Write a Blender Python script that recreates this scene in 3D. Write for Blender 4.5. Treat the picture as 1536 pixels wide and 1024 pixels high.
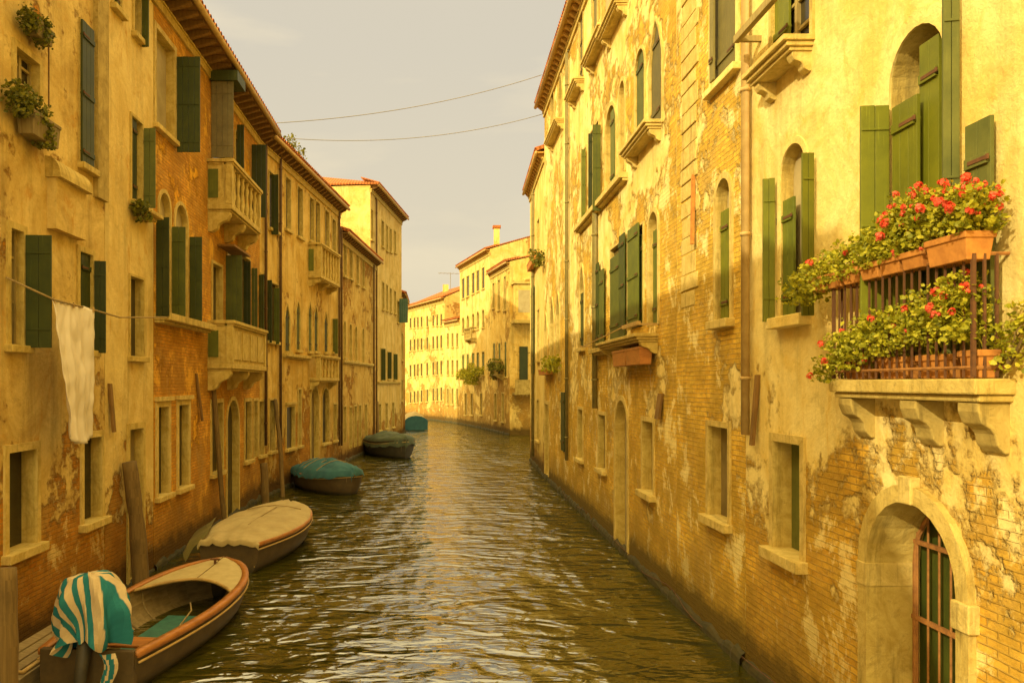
import bpy, math, random
from mathutils import Vector, noise
random.seed(7)
S = bpy.context.scene
for o in list(bpy.data.objects): bpy.data.objects.remove(o)
COL = S.collection
R = math.radians

# ------------------------------------------------------------------ camera
CAM_H, FPX, VX, VY = 4.2, 1200.0, 650.0, 575.0      # eye height over the water, focal length and vanishing point in photo pixels
cam = bpy.data.cameras.new("camera"); camo = bpy.data.objects.new("camera", cam); COL.objects.link(camo)
camo.location = (0, 0, CAM_H); camo.rotation_euler = (R(90), 0, 0)
cam.sensor_width = 36; cam.lens = 36 * FPX / 1536
cam.shift_x = (768 - VX) / 1536; cam.shift_y = (VY - 512) / 1536
cam.clip_end = 2000; S.camera = camo

# ------------------------------------------------------------------ light
SUN = Vector((10.25, 10.0, -7.3)).normalized()       # low, from behind the camera and to the left
sl = bpy.data.lights.new("sun", 'SUN'); so = bpy.data.objects.new("sun", sl); COL.objects.link(so)
so.rotation_euler = SUN.to_track_quat('-Z', 'Y').to_euler(); so.location = (-30, -30, 40)
sl.energy = 3.4; sl.angle = R(0.5); sl.color = (1.0, 0.86, 0.56)
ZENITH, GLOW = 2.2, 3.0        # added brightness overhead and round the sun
world = bpy.data.worlds.new("World"); S.world = world; world.use_nodes = True
wn, wl = world.node_tree.nodes, world.node_tree.links
wn.clear()
wout = wn.new('ShaderNodeOutputWorld'); wbg = wn.new('ShaderNodeBackground')
sky = wn.new('ShaderNodeTexSky'); sky.sky_type = 'NISHITA'; sky.sun_disc = False
sky.sun_elevation = math.asin(-SUN.z); sky.sun_rotation = math.atan2(-SUN.x, -SUN.y)
sky.dust_density = 4.0; sky.air_density = 1.0
tint = wn.new('ShaderNodeMix'); tint.data_type = 'RGBA'; tint.blend_type = 'MULTIPLY'; tint.inputs[0].default_value = 1
tint.inputs[7].default_value = (1.0, 0.8, 0.5, 1)
# a thin veil of warm high cloud over the blue
wtc = wn.new('ShaderNodeTexCoord'); wmp = wn.new('ShaderNodeMapping'); wmp.inputs['Scale'].default_value = (1.2, 1.2, 5)
wno = wn.new('ShaderNodeTexNoise'); wno.inputs['Scale'].default_value = 2.2; wno.inputs['Detail'].default_value = 7
wrp = wn.new('ShaderNodeValToRGB')
wrp.color_ramp.elements[0].position = .42; wrp.color_ramp.elements[0].color = (6.1, 5.5, 4.35, 1)
wrp.color_ramp.elements[1].position = .68; wrp.color_ramp.elements[1].color = (8.5, 7.2, 4.9, 1)
veil = wn.new('ShaderNodeMix'); veil.data_type = 'RGBA'; veil.inputs[0].default_value = .9
wl.new(wtc.outputs['Generated'], wmp.inputs[0]); wl.new(wmp.outputs[0], wno.inputs['Vector'])
wl.new(wno.outputs['Fac'], wrp.inputs[0])
whz = wn.new('ShaderNodeMapRange'); wsz = wn.new('ShaderNodeSeparateXYZ'); wl.new(wtc.outputs['Generated'], wsz.inputs[0]); wl.new(wsz.outputs[2], whz.inputs[0])
for i_, v_ in enumerate((0.0, .38, .85, 0.0)): whz.inputs[i_ + 1].default_value = v_
wgo = wn.new('ShaderNodeMix'); wgo.data_type = 'RGBA'; wl.new(whz.outputs[0], wgo.inputs[0]); wl.new(wrp.outputs[0], wgo.inputs[6]); wgo.inputs[7].default_value = (7.0, 6.0, 4.1, 1); wl.new(sky.outputs[0], tint.inputs[6])
wl.new(tint.outputs[2], veil.inputs[6]); wl.new(wgo.outputs[2], veil.inputs[7])
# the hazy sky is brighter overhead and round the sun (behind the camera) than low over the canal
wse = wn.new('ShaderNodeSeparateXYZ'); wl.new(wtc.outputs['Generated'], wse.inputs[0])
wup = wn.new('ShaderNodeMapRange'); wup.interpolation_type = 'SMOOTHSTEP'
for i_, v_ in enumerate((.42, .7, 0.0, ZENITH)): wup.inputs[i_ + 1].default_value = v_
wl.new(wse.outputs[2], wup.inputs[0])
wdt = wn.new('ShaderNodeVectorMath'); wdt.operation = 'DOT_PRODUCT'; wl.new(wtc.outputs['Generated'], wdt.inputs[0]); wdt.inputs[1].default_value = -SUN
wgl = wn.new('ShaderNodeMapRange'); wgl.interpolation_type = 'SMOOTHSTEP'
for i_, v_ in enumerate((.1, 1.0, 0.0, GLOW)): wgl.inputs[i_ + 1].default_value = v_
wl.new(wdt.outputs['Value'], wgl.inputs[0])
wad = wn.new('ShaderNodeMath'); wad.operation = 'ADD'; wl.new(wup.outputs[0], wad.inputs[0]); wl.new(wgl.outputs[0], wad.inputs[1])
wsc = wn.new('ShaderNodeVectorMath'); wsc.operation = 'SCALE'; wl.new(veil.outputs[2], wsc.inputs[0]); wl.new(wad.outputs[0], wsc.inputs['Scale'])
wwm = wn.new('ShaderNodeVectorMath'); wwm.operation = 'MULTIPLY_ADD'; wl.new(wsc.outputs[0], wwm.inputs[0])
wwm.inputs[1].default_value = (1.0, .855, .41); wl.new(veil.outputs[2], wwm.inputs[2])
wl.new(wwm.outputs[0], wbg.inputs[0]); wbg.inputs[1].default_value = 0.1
wl.new(wbg.outputs[0], wout.inputs[0])
S.view_settings.view_transform = 'Standard'; S.view_settings.look = 'None'
S.view_settings.exposure = 0.3; S.view_settings.gamma = 1.0
S.cycles.max_bounces = 8; S.cycles.diffuse_bounces = 5; S.cycles.glossy_bounces = 4

# ------------------------------------------------------------------ materials
class NT:
    def __init__(s, name):
        s.m = bpy.data.materials.new(name); s.m.use_nodes = True
        s.n, s.l = s.m.node_tree.nodes, s.m.node_tree.links
        s.p = s.n['Principled BSDF']
        tc = s.n.new('ShaderNodeTexCoord'); s.uv = tc.outputs['UV']; s.obj = tc.outputs['Object']; s.gen = tc.outputs['Generated']
    def lk(s, a, b): s.l.new(a, b)
    def mapping(s, v, scale=(1, 1, 1), loc=(0, 0, 0), rot=(0, 0, 0)):
        m = s.n.new('ShaderNodeMapping'); s.lk(v, m.inputs[0])
        m.inputs['Scale'].default_value = scale; m.inputs['Location'].default_value = loc; m.inputs['Rotation'].default_value = rot
        return m.outputs[0]
    def noise(s, v, scale, detail=4, rough=.55, dist=0):
        t = s.n.new('ShaderNodeTexNoise'); s.lk(v, t.inputs['Vector'])
        t.inputs['Scale'].default_value = scale; t.inputs['Detail'].default_value = detail
        t.inputs['Roughness'].default_value = rough; t.inputs['Distortion'].default_value = dist
        return t.outputs['Fac']
    def mix(s, f, a, b, blend='MIX'):
        m = s.n.new('ShaderNodeMix'); m.data_type = 'RGBA'; m.blend_type = blend
        for i, v in ((0, f), (6, a), (7, b)):
            if hasattr(v, 'is_linked') or hasattr(v, 'links'): s.lk(v, m.inputs[i])
            elif i == 0: m.inputs[0].default_value = v
            else: m.inputs[i].default_value = (*v[:3], 1)
        return m.outputs[2]
    def math(s, op, a, b=0.0, c=None):
        m = s.n.new('ShaderNodeMath'); m.operation = op
        for i, v in enumerate((a, b) if c is None else (a, b, c)):
            if hasattr(v, 'links'): s.lk(v, m.inputs[i])
            else: m.inputs[i].default_value = v
        return m.outputs[0]
    def rng(s, v, a, b, c=0.0, d=1.0):
        m = s.n.new('ShaderNodeMapRange'); s.lk(v, m.inputs[0])
        for i, x in enumerate((a, b, c, d)): m.inputs[i + 1].default_value = x
        return m.outputs[0]
    def sep(s, v):
        m = s.n.new('ShaderNodeSeparateXYZ'); s.lk(v, m.inputs[0]); return m.outputs
    def bump(s, h, strength=.5, dist=.02, prev=None):
        b = s.n.new('ShaderNodeBump'); s.lk(h, b.inputs['Height'])
        b.inputs['Strength'].default_value = strength; b.inputs['Distance'].default_value = dist
        if prev: s.lk(prev, b.inputs['Normal'])
        return b.outputs[0]
    def out(s, col, rough=.85, normal=None, spec=.3, metal=0.0):
        if hasattr(col, 'links'): s.lk(col, s.p.inputs['Base Color'])
        else: s.p.inputs['Base Color'].default_value = (*col[:3], 1)
        if hasattr(rough, 'links'): s.lk(rough, s.p.inputs['Roughness'])
        else: s.p.inputs['Roughness'].default_value = rough
        s.p.inputs['Specular IOR Level'].default_value = spec; s.p.inputs['Metallic'].default_value = metal
        if normal: s.lk(normal, s.p.inputs['Normal'])
        return s.m

def wall_mat(name, pa, pb, ba, bb, low, high, zc=4.5, seed=0.0, mortar=(.42, .25, .05), streak=.5):
    """old plaster flaking off brick: 'low' / 'high' = how much brick shows at the water and above zc metres"""
    t = NT(name)
    uv = t.mapping(t.uv, loc=(seed * 7.3, 0, seed))
    xyz = t.sep(t.uv)
    big = t.noise(uv, .38, 9, .62, .4)
    fine = t.noise(uv, 3.2, 6, .65)
    zf = t.rng(xyz[1], .8, zc, low, high)
    m = t.math('ADD', t.math('ADD', big, t.math('MULTIPLY', t.math('SUBTRACT', fine, .5), .4)), zf)
    mask = t.rng(m, .985, 1.02)
    # brick
    wob = t.noise(uv, 1.5, 3)
    wv = t.n.new('ShaderNodeVectorMath'); wv.operation = 'MULTIPLY_ADD'
    t.lk(wob, wv.inputs[0]); wv.inputs[1].default_value = (.03, .05, 0); t.lk(uv, wv.inputs[2])
    br = t.n.new('ShaderNodeTexBrick'); t.lk(wv.outputs[0], br.inputs['Vector'])
    br.inputs['Scale'].default_value = 1; br.inputs['Brick Width'].default_value = .26; br.inputs['Row Height'].default_value = .078
    br.inputs['Mortar Size'].default_value = .011; br.inputs['Mortar Smooth'].default_value = .5; br.inputs['Bias'].default_value = -.1
    br.inputs['Color1'].default_value = (*ba, 1); br.inputs['Color2'].default_value = (*bb, 1); br.inputs['Mortar'].default_value = (*mortar, 1)  # mortar darkened so its colour carries the shade of the joint gaps
    bn = t.noise(uv, 1.1, 7, .65)
    bcol = t.mix(t.rng(bn, .38, .62), br.outputs['Color'], tuple(x * .55 for x in ba), 'MIX')
    bcol = t.mix(t.rng(t.noise(uv, .8, 8, .7, .6), .52, .66, 0, .75), bcol, mortar)
    bcol = t.mix(t.rng(t.noise(t.mapping(t.uv, scale=(4.2, 12, 1), loc=(seed, 0, 0)), 1.0, 5, .7), .5, .72, 0, .6), bcol, tuple(x * .38 for x in bb))
    bcol = t.mix(t.rng(t.noise(t.mapping(t.uv, scale=(4.2, 12, 1), loc=(seed + 9, 3, 0)), 1.0, 5, .7), .54, .72, 0, .55), bcol, mortar)
    # plaster with vertical streaks and blotches
    sv = t.mapping(t.uv, scale=(2.2, .22, 1), loc=(seed * 3.1, seed, 0))
    st = t.noise(sv, 1.0, 8, .68)
    bl = t.noise(uv, .9, 8, .66, .8)
    pcol = t.mix(t.rng(bl, .4, .6), pa, pb)
    pcol = t.mix(t.rng(t.noise(uv, 2.6, 9, .72, 1.0), .54, .7, 0, .45), pcol, tuple(x * .6 for x in pb))
    pcol = t.mix(t.math('MULTIPLY', t.rng(st, .5, .72), streak), pcol, tuple(x * .45 for x in pb))
    pcol = t.mix(t.rng(t.noise(uv, 14, 4, .7), .45, .75, 0, .25), pcol, tuple(x * .6 for x in pb))
    # limewash left on the bricks, soot, and a shadow line painted along the broken plaster edge
    lime = t.rng(t.noise(t.mapping(t.uv, scale=(1, .8, 1), loc=(seed * 5, 2, 3)), 1.25, 10, .74, .25), .54, .6, 0, .75)
    bcol = t.mix(lime, bcol, tuple(min(.88, x * 1.05 + .02) for x in pa))
    pcol = t.mix(t.rng(t.noise(t.mapping(t.uv, scale=(1.5, .6, 1), loc=(seed, 7, 1)), 1.6, 10, .74, .9), .56, .66, 0, .6), pcol, tuple(x * .8 for x in ba))
    col = t.mix(mask, pcol, bcol)
    edge_shadow = t.math('SUBTRACT', t.rng(m, .955, .99), t.rng(m, .99, 1.05))
    col = t.mix(t.math('MULTIPLY', t.math('MAXIMUM', edge_shadow, 0.0), .5), col, tuple(x * .35 for x in bb))
    soot = t.noise(t.mapping(t.uv, scale=(1.1, .35, 1), loc=(seed * 2, 11, 5)), 1.1, 9, .7, .4)
    col = t.mix(t.rng(soot, .58, .74, 0, .5), col, tuple(x * .3 for x in pb))
    # green-black weed and damp at the tide line
    tide = t.rng(t.math('ADD', xyz[1], t.math('MULTIPLY', t.noise(uv, 2.4, 6, .7), -.75)), .02, .3, 1, 0)
    col = t.mix(tide, col, (.014, .015, .004))
    damp = t.rng(t.math('ADD', xyz[1], t.math('MULTIPLY', t.noise(uv, .8, 6, .7), -1.6)), -.2, .7, .55, 0)
    col = t.mix(damp, col, tuple(x * .3 for x in ba))
    h = t.math('ADD', t.math('MULTIPLY', mask, -.9), t.math('MULTIPLY', t.math('MULTIPLY', br.outputs['Fac'], mask), -.5))
    h = t.math('ADD', h, t.math('MULTIPLY', t.noise(uv, 5, 10, .72), 1.3))
    n = t.bump(h, 1.0, .026)
    return t.out(col, .92, n, .15)

def stone_mat(name, a, b, sc=3.0, bump=.5):
    t = NT(name); n = t.noise(t.uv, sc, 9, .74, .8); f = t.noise(t.uv, 26, 5, .7)
    sv = t.mapping(t.uv, scale=(5, .5, 1)); st = t.noise(sv, 1.3, 6, .7)
    c = t.mix(t.rng(n, .38, .62), a, b)
    c = t.mix(t.rng(st, .52, .7, 0, .7), c, tuple(x * .38 for x in b))
    c = t.mix(t.rng(t.noise(t.uv, 7, 8, .75, .6), .55, .68, 0, .55), c, tuple(x * .5 for x in b))
    h = t.math('ADD', f, t.math('MULTIPLY', n, 2))
    return t.out(c, .85, t.bump(h, bump, .012), .25)

def paint_mat(name, a, b, rough=.55):
    t = NT(name); sv = t.mapping(t.uv, scale=(14, .6, 1)); g = t.noise(sv, 1.6, 7, .7)
    n = t.noise(t.uv, 2.4, 7, .7)
    c = t.mix(t.rng(n, .35, .68), a, b)
    c = t.mix(t.rng(g, .58, .74, 0, .55), c, tuple(min(1, x * 2.1 + .02) for x in a))
    oi = t.n.new('ShaderNodeObjectInfo'); rv = t.rng(oi.outputs['Random'], 0, 1, .72, 1.3)
    vm = t.n.new('ShaderNodeVectorMath'); vm.operation = 'SCALE'; t.lk(c, vm.inputs[0]); t.lk(rv, vm.inputs['Scale']); c = vm.outputs[0]
    return t.out(c, rough, t.bump(g, .35, .004), .35)

def wood_mat(name, a, b, rough=.75, sc=(12, .8, 1)):
    t = NT(name); sv = t.mapping(t.uv, scale=sc); g = t.noise(sv, 1.5, 8, .7, .6)
    n = t.noise(t.obj, 2.0, 6, .6)
    c = t.mix(t.rng(g, .35, .66), a, b); c = t.mix(t.rng(n, .5, .75, 0, .6), c, tuple(x * .4 for x in b))
    return t.out(c, rough, t.bump(g, .5, .006), .3)

def plain_mat(name, a, b, sc=6, rough=.7, bump=.3, spec=.3, metal=0):
    t = NT(name); n = t.noise(t.obj, sc, 7, .65)
    return t.out(t.mix(t.rng(n, .35, .68), a, b), rough, t.bump(n, bump, .01), spec, metal)

def leaf_mat(name, a, b, c):
    t = NT(name); g = t.n.new('ShaderNodeNewGeometry')
    r = t.n.new('ShaderNodeValToRGB'); t.lk(g.outputs['Random Per Island'], r.inputs[0])
    e = r.color_ramp.elements; e[0].color = (*a, 1); e[1].color = (*c, 1)
    x = e.new(.5); x.color = (*b, 1)
    t.out(r.outputs[0], .55, None, .3)
    tr = t.n.new('ShaderNodeBsdfTranslucent'); t.lk(r.outputs[0], tr.inputs[0])
    mx = t.n.new('ShaderNodeMixShader'); mx.inputs[0].default_value = .35
    t.lk(t.p.outputs[0], mx.inputs[1]); t.lk(tr.outputs[0], mx.inputs[2])
    t.lk(mx.outputs[0], t.n['Material Output'].inputs[0])
    return t.m

def tile_mat(name):
    t = NT(name)
    w = t.n.new('ShaderNodeTexWave'); w.inputs['Scale'].default_value = 1.6; t.lk(t.uv, w.inputs[0]); w.wave_type = 'BANDS'; w.bands_direction = 'X'
    n = t.noise(t.uv, 2.5, 7, .7)
    c = t.mix(t.rng(n, .35, .65), (.52, .17, .035), (.3, .1, .025)); c = t.mix(t.rng(w.outputs['Fac'], 0, .35, .6, 0), c, (.1, .04, .01))
    return t.out(c, .85, t.bump(w.outputs['Fac'], .8, .05), .2)

M = {}
M['near_left'] = wall_mat('weathered_cream_plaster', (.7, .52, .16), (.52, .35, .085), (.6, .27, .022), (.46, .17, .012), .66, .38, 4.4, 1, streak=.75)
M['pale_left'] = wall_mat('pale_plaster', (.74, .57, .19), (.62, .44, .12), (.6, .27, .022), (.46, .17, .012), .64, .26, 3.4, 2)
M['orange_left'] = wall_mat('orange_plaster', (.76, .4, .022), (.66, .3, .012), (.72, .35, .035), (.56, .23, .017), .64, .6, 3.2, 3)
M['long_left'] = wall_mat('ochre_plaster', (.68, .48, .13), (.54, .34, .06), (.56, .26, .02), (.44, .17, .012), .58, .38, 3.5, 4, streak=.8)
M['low_left'] = wall_mat('dark_ochre_plaster', (.64, .44, .11), (.5, .3, .05), (.54, .24, .02), (.4, .15, .012), .54, .4, 4, 5, streak=.9)
M['tall_left'] = wall_mat('faded_plaster', (.72, .53, .17), (.58, .39, .09), (.56, .26, .02), (.44, .17, .012), .55, .24, 4, 6, streak=.7)
M['near_right'] = wall_mat('flaking_cream_plaster', (.82, .66, .24), (.7, .5, .12), (.8, .48, .055), (.64, .32, .025), .76, .24, 5.2, 8, (.5, .31, .06), .5)
M['mid_right'] = wall_mat('peeling_plaster_on_brick', (.84, .69, .28), (.72, .53, .15), (.82, .52, .065), (.66, .36, .03), .7, .52, 6.5, 9, (.55, .36, .08), .5)
M['far_right'] = wall_mat('yellow_peeling_plaster', (.84, .68, .26), (.72, .52, .13), (.8, .5, .06), (.64, .34, .028), .67, .46, 7, 10, (.55, .36, .08), .6)
M['end_right'] = wall_mat('gold_plaster', (.78, .6, .19), (.66, .46, .1), (.6, .34, .05), (.48, .24, .03), .54, .3, 4, 11, streak=.6)
M['distant_a'] = wall_mat('distant_cream_plaster', (.76, .57, .19), (.64, .43, .1), (.62, .38, .08), (.52, .27, .04), .58, .34, 6, 12, streak=.8)
M['distant_b'] = wall_mat('distant_gold_plaster', (.74, .54, .15), (.62, .4, .08), (.62, .36, .06), (.5, .26, .035), .6, .4, 6, 13, streak=.9)
M['distant_c'] = wall_mat('distant_orange_plaster', (.74, .53, .17), (.62, .4, .09), (.62, .34, .06), (.52, .25, .035), .62, .4, 5, 14, streak=.8)
M['rust'] = plain_mat('orange_rust', (.36, .16, .035), (.2, .085, .02), 12, .8, .5)
M['stone'] = stone_mat('istrian_stone', (.6, .45, .12), (.43, .3, .06), bump=.9)
M['stone_pale'] = stone_mat('pale_stone', (.66, .5, .15), (.48, .34, .075), bump=.9)
M['stone_dark'] = stone_mat('grimy_stone', (.46, .34, .09), (.3, .21, .045))
M['green'] = paint_mat('dark_green_paint', (.045, .056, .005), (.026, .036, .004))
M['green_b'] = paint_mat('mid_green_paint', (.11, .125, .01), (.065, .08, .007))
M['green_grey'] = paint_mat('faded_green_paint', (.13, .135, .022), (.08, .09, .013), .7)
M['olive'] = paint_mat('bleached_olive_paint', (.17, .14, .035), (.12, .1, .025), .7)
M['lime'] = paint_mat('green_paint_sunlit_tone', (.17, .175, .006), (.115, .125, .005))  # shutter green brightened: the sunlit tone is put into the paint colour
M['teal_paint'] = paint_mat('teal_paint', (.09, .17, .1), (.06, .12, .075))
M['grey_paint'] = paint_mat('grey_paint', (.2, .17, .07), (.13, .11, .045), .8)
M['glass'] = plain_mat('dark_window_glass', (.022, .019, .008), (.04, .032, .011), 3, .22, .05, .5)
M['dull_glass'] = plain_mat('dusty_window_glass', (.055, .043, .014), (.035, .028, .01), 2.5, .35, .1, .4)
M['blind'] = plain_mat('pale_blind', (.42, .34, .15), (.32, .25, .1), 2.5, .8, .1)
M['sash'] = wood_mat('grey_sash_wood', (.38, .29, .09), (.25, .18, .05))
M['wood_door'] = wood_mat('weathered_door_wood', (.26, .2, .07), (.17, .12, .04))
M['pole'] = wood_mat('mooring_wood', (.22, .14, .04), (.12, .075, .02), .85, (9, .5, 1))
M['beam'] = wood_mat('eaves_wood', (.27, .15, .035), (.17, .09, .02), .85)
M['beam_lit'] = wood_mat('sunlit_tone_eaves_wood', (.5, .3, .06), (.36, .19, .03), .85)  # lit version of the eaves wood, golden light painted into the base colour
M['weed'] = plain_mat('weedy_footing_stone', (.035, .033, .009), (.07, .052, .014), 5, .8, 1.0)
M['tile'] = tile_mat('clay_roof_tiles')
M['terra'] = plain_mat('terracotta', (.54, .23, .04), (.34, .13, .022), 8, .8)
M['iron'] = plain_mat('rusty_iron', (.14, .06, .018), (.08, .035, .012), 14, .75, .4)
M['pipe'] = plain_mat('dark_brown_pipe', (.14, .075, .02), (.085, .045, .014), 5, .6)
M['pipe_gold'] = plain_mat('ochre_pipe', (.5, .34, .11), (.38, .24, .07), 5, .6)
M['pipe_green'] = plain_mat('olive_pipe', (.24, .19, .05), (.16, .13, .035), 5, .6)
M['rope'] = plain_mat('old_rope', (.36, .26, .1), (.25, .17, .06), 30, .9)
M['cable'] = plain_mat('grey_cable', (.25, .22, .17), (.2, .18, .14), 5, .7)
M['leaf'] = leaf_mat('geranium_leaf', (.16, .17, .008), (.34, .32, .012), (.52, .46, .025))
M['leaf_dark'] = leaf_mat('ivy_leaf', (.07, .08, .007), (.15, .15, .012), (.26, .24, .02))
M['petal'] = leaf_mat('coral_red_petal', (.74, .05, .018), (.84, .11, .045), (.78, .19, .09))

# ------------------------------------------------------------------ mesh helpers
WLOC = {}
class MB:
    def __init__(s): s.v, s.f, s.mi, s.uv = [], [], [], {}
    def face(s, pts, mi=0, uv=None):
        b = len(s.v); s.v += [tuple(p) for p in pts]; s.f.append(tuple(range(b, b + len(pts)))); s.mi.append(mi)
        if uv: s.uv[len(s.f) - 1] = uv
    def prism(s, A, B, mi=0, caps=True):
        """two matching rings joined by sides"""
        n = len(A); b = len(s.v); s.v += [tuple(p) for p in A] + [tuple(p) for p in B]
        for i in range(n):
            j = (i + 1) % n; s.f.append((b + i, b + j, b + n + j, b + n + i)); s.mi.append(mi)
        if caps:
            s.f.append(tuple(b + i for i in reversed(range(n)))); s.f.append(tuple(b + n + i for i in range(n))); s.mi += [mi, mi]
    def rings(s, rs, mi=0, caps=True, closed=True):
        n = len(rs[0]); b = len(s.v)
        for r in rs: s.v += [tuple(p) for p in r]
        for k in range(len(rs) - 1):
            for i in range(n if closed else n - 1):
                j = (i + 1) % n; s.f.append((b + k * n + i, b + k * n + j, b + (k + 1) * n + j, b + (k + 1) * n + i)); s.mi.append(mi)
        if caps:
            s.f.append(tuple(b + i for i in reversed(range(n)))); s.f.append(tuple(b + (len(rs) - 1) * n + i for i in range(n))); s.mi += [mi, mi]
    def box(s, c, ax, ay, az, mi=0):
        """centre and three half-axis vectors"""
        c, ax, ay, az = map(Vector, (c, ax, ay, az))
        s.prism([c - ax - ay - az, c + ax - ay - az, c + ax + ay - az, c - ax + ay - az],
                [c - ax - ay + az, c + ax - ay + az, c + ax + ay + az, c - ax + ay + az], mi)
    def tube(s, pts, r, n=8, mi=0, caps=True):
        pts = [Vector(p) for p in pts]; rs = []
        if not isinstance(r, (list, tuple)): r = [r] * len(pts)
        for i, p in enumerate(pts):
            d = (pts[min(i + 1, len(pts) - 1)] - pts[max(i - 1, 0)]).normalized()
            u = d.cross(Vector((0, 0, 1)) if abs(d.z) < .9 else Vector((1, 0, 0))).normalized(); w = d.cross(u)
            rs.append([p + (u * math.cos(2 * math.pi * k / n) + w * math.sin(2 * math.pi * k / n)) * r[i] for k in range(n)])
        s.rings(rs, mi, caps)
    def build(s, name, mat, parent=None, smooth=False, bevel=0):
        mats = mat if isinstance(mat, (list, tuple)) else [mat]
        xs = list(zip(*s.v)); c = Vector([(min(a) + max(a)) / 2 for a in xs])
        me = bpy.data.meshes.new(name)
        me.from_pydata([tuple(Vector(p) - c) for p in s.v], [], s.f)
        for m in mats: me.materials.append(m)
        me.polygons.foreach_set('material_index', s.mi)
        if smooth: me.polygons.foreach_set('use_smooth', [True] * len(s.f))
        uvl = me.uv_layers.new(name='UVMap')
        for fi, p in enumerate(me.polygons):
            cu = s.uv.get(fi)
            n = p.normal
            if abs(n.z) > .75: t = None
            else: t = Vector((-n.y, n.x, 0)).normalized()
            if t is not None and (t.y < 0 or (abs(t.y) < 1e-4 and t.x < 0)): t = -t
            for k, li in enumerate(p.loop_indices):
                if cu: uvl.data[li].uv = cu[k]
                else:
                    w = Vector(s.v[s.f[fi][k]])
                    uvl.data[li].uv = (w.x, w.y) if t is None else (w.dot(t), w.z)
        o = bpy.data.objects.new(name, me); COL.objects.link(o)
        if parent is not None:
            o.parent = parent; o.location = c - WLOC[parent.name]
        else: o.location = c
        WLOC[o.name] = c
        if bevel:
            b = o.modifiers.new('bevel', 'BEVEL'); b.width = bevel; b.segments = 2; b.limit_method = 'ANGLE'
        return o

def tag(o, label=None, cat=None, group=None, kind=None):
    if label: o['label'] = label
    if cat: o['category'] = cat
    if group: o['group'] = group
    if kind: o['kind'] = kind
    return o
def thing(name, loc, label, cat, group=None):
    o = bpy.data.objects.new(name, None); COL.objects.link(o); o.location = loc; o.empty_display_size = .3
    WLOC[o.name] = Vector(loc); return tag(o, label, cat, group)

class Wall:
    """a vertical facade plane through two plan points; s runs along it, d stands out from it"""
    def __init__(w, p0, p1, side):
        w.p0 = Vector((*p0, 0)); v = Vector((*p1, 0)) - w.p0; w.L = v.length; w.t = v.normalized()
        w.n = Vector((w.t.y, -w.t.x, 0)) * (1 if side == 'L' else -1)
    def P(w, s, z, d=0): return w.p0 + w.t * s + w.n * d + Vector((0, 0, z))
    def s(w, px, d=0):
        k = (px - VX) / FPX; q = w.p0 + w.n * d
        return (k * q.y - q.x) / (w.t.x - k * w.t.y)
    def depth(w, s, d=0): return w.P(s, 0, d).y
    def z(w, s, py, d=0): return CAM_H + (VY - py) * w.depth(s, d) / FPX
    def box(w, m, s0, s1, z0, z1, d0, d1, mi=0):
        m.prism([w.P(s0, z0, d0), w.P(s1, z0, d0), w.P(s1, z0, d1), w.P(s0, z0, d1)],
                [w.P(s0, z1, d0), w.P(s1, z1, d0), w.P(s1, z1, d1), w.P(s0, z1, d1)], mi)

def outline(s0, s1, z0, z1, arch, n=12):
    """opening outline from lower near corner over the head to lower far corner, and the springing height"""
    if not arch: return [(s0, z0), (s0, z1), (s1, z1), (s1, z0)], z1
    r = (s1 - s0) / 2; c = (s0 + s1) / 2
    rise = min(r * (1.0 if arch == 1 else 1.7), (z1 - z0) * .6); zs = z1 - rise; pts = [(s0, z0)]
    for i in range(n + 1):
        a = math.pi - math.pi * i / n; x = math.cos(a); y = math.sin(a)
        if arch == 2: y = (1 - abs(x) ** 1.25) ** .85 if abs(x) < 1 else 0
        pts.append((c + r * x, zs + rise * y))
    return pts + [(s1, z0)], zs

def front(m, w, z0, z1, ops, s0=None, s1=None, mi=0, rmi=0, step=2.4):
    """facade sheet with real openings: ops = (s0, s1, z0, z1, arch, depth)"""
    a, b = (0 if s0 is None else s0), (w.L if s1 is None else s1)
    S_ = {a, b}; Z_ = {z0, z1}
    for o in ops: S_ |= {min(max(o[0], a), b), min(max(o[1], a), b)}; Z_ |= {max(o[2], z0), min(o[3], z1)}
    def fill(v):
        v = sorted(v); r = [v[0]]
        for x in v[1:]:
            if x - r[-1] < 1e-5: continue
            k = int((x - r[-1]) // step); p = r[-1]
            for i in range(k): r.append(p + (x - p) * (i + 1) / (k + 1))
            r.append(x)
        return r
    S_, Z_ = fill(S_), fill(Z_)
    for i in range(len(S_) - 1):
        cs = (S_[i] + S_[i + 1]) / 2
        for j in range(len(Z_) - 1):
            cz = (Z_[j] + Z_[j + 1]) / 2
            if any(o[0] < cs < o[1] and o[2] < cz < o[3] for o in ops): continue
            m.face([w.P(S_[i], Z_[j]), w.P(S_[i + 1], Z_[j]), w.P(S_[i + 1], Z_[j + 1]), w.P(S_[i], Z_[j + 1])], mi)
    for o in ops:
        pts, zs = outline(*o[:5]); dp = o[5]
        if o[4]:
            for p, q in zip(pts[1:-2], pts[2:-1]):
                m.face([w.P(p[0], p[1]), w.P(q[0], q[1]), w.P(q[0], o[3] + .0005), w.P(p[0], o[3] + .0005)], mi)
        for p, q in zip(pts, pts[1:] + pts[:1]):
            m.face([w.P(p[0], p[1], 0), w.P(q[0], q[1], 0), w.P(q[0], q[1], -dp - .03), w.P(p[0], p[1], -dp - .03)], rmi)

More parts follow.
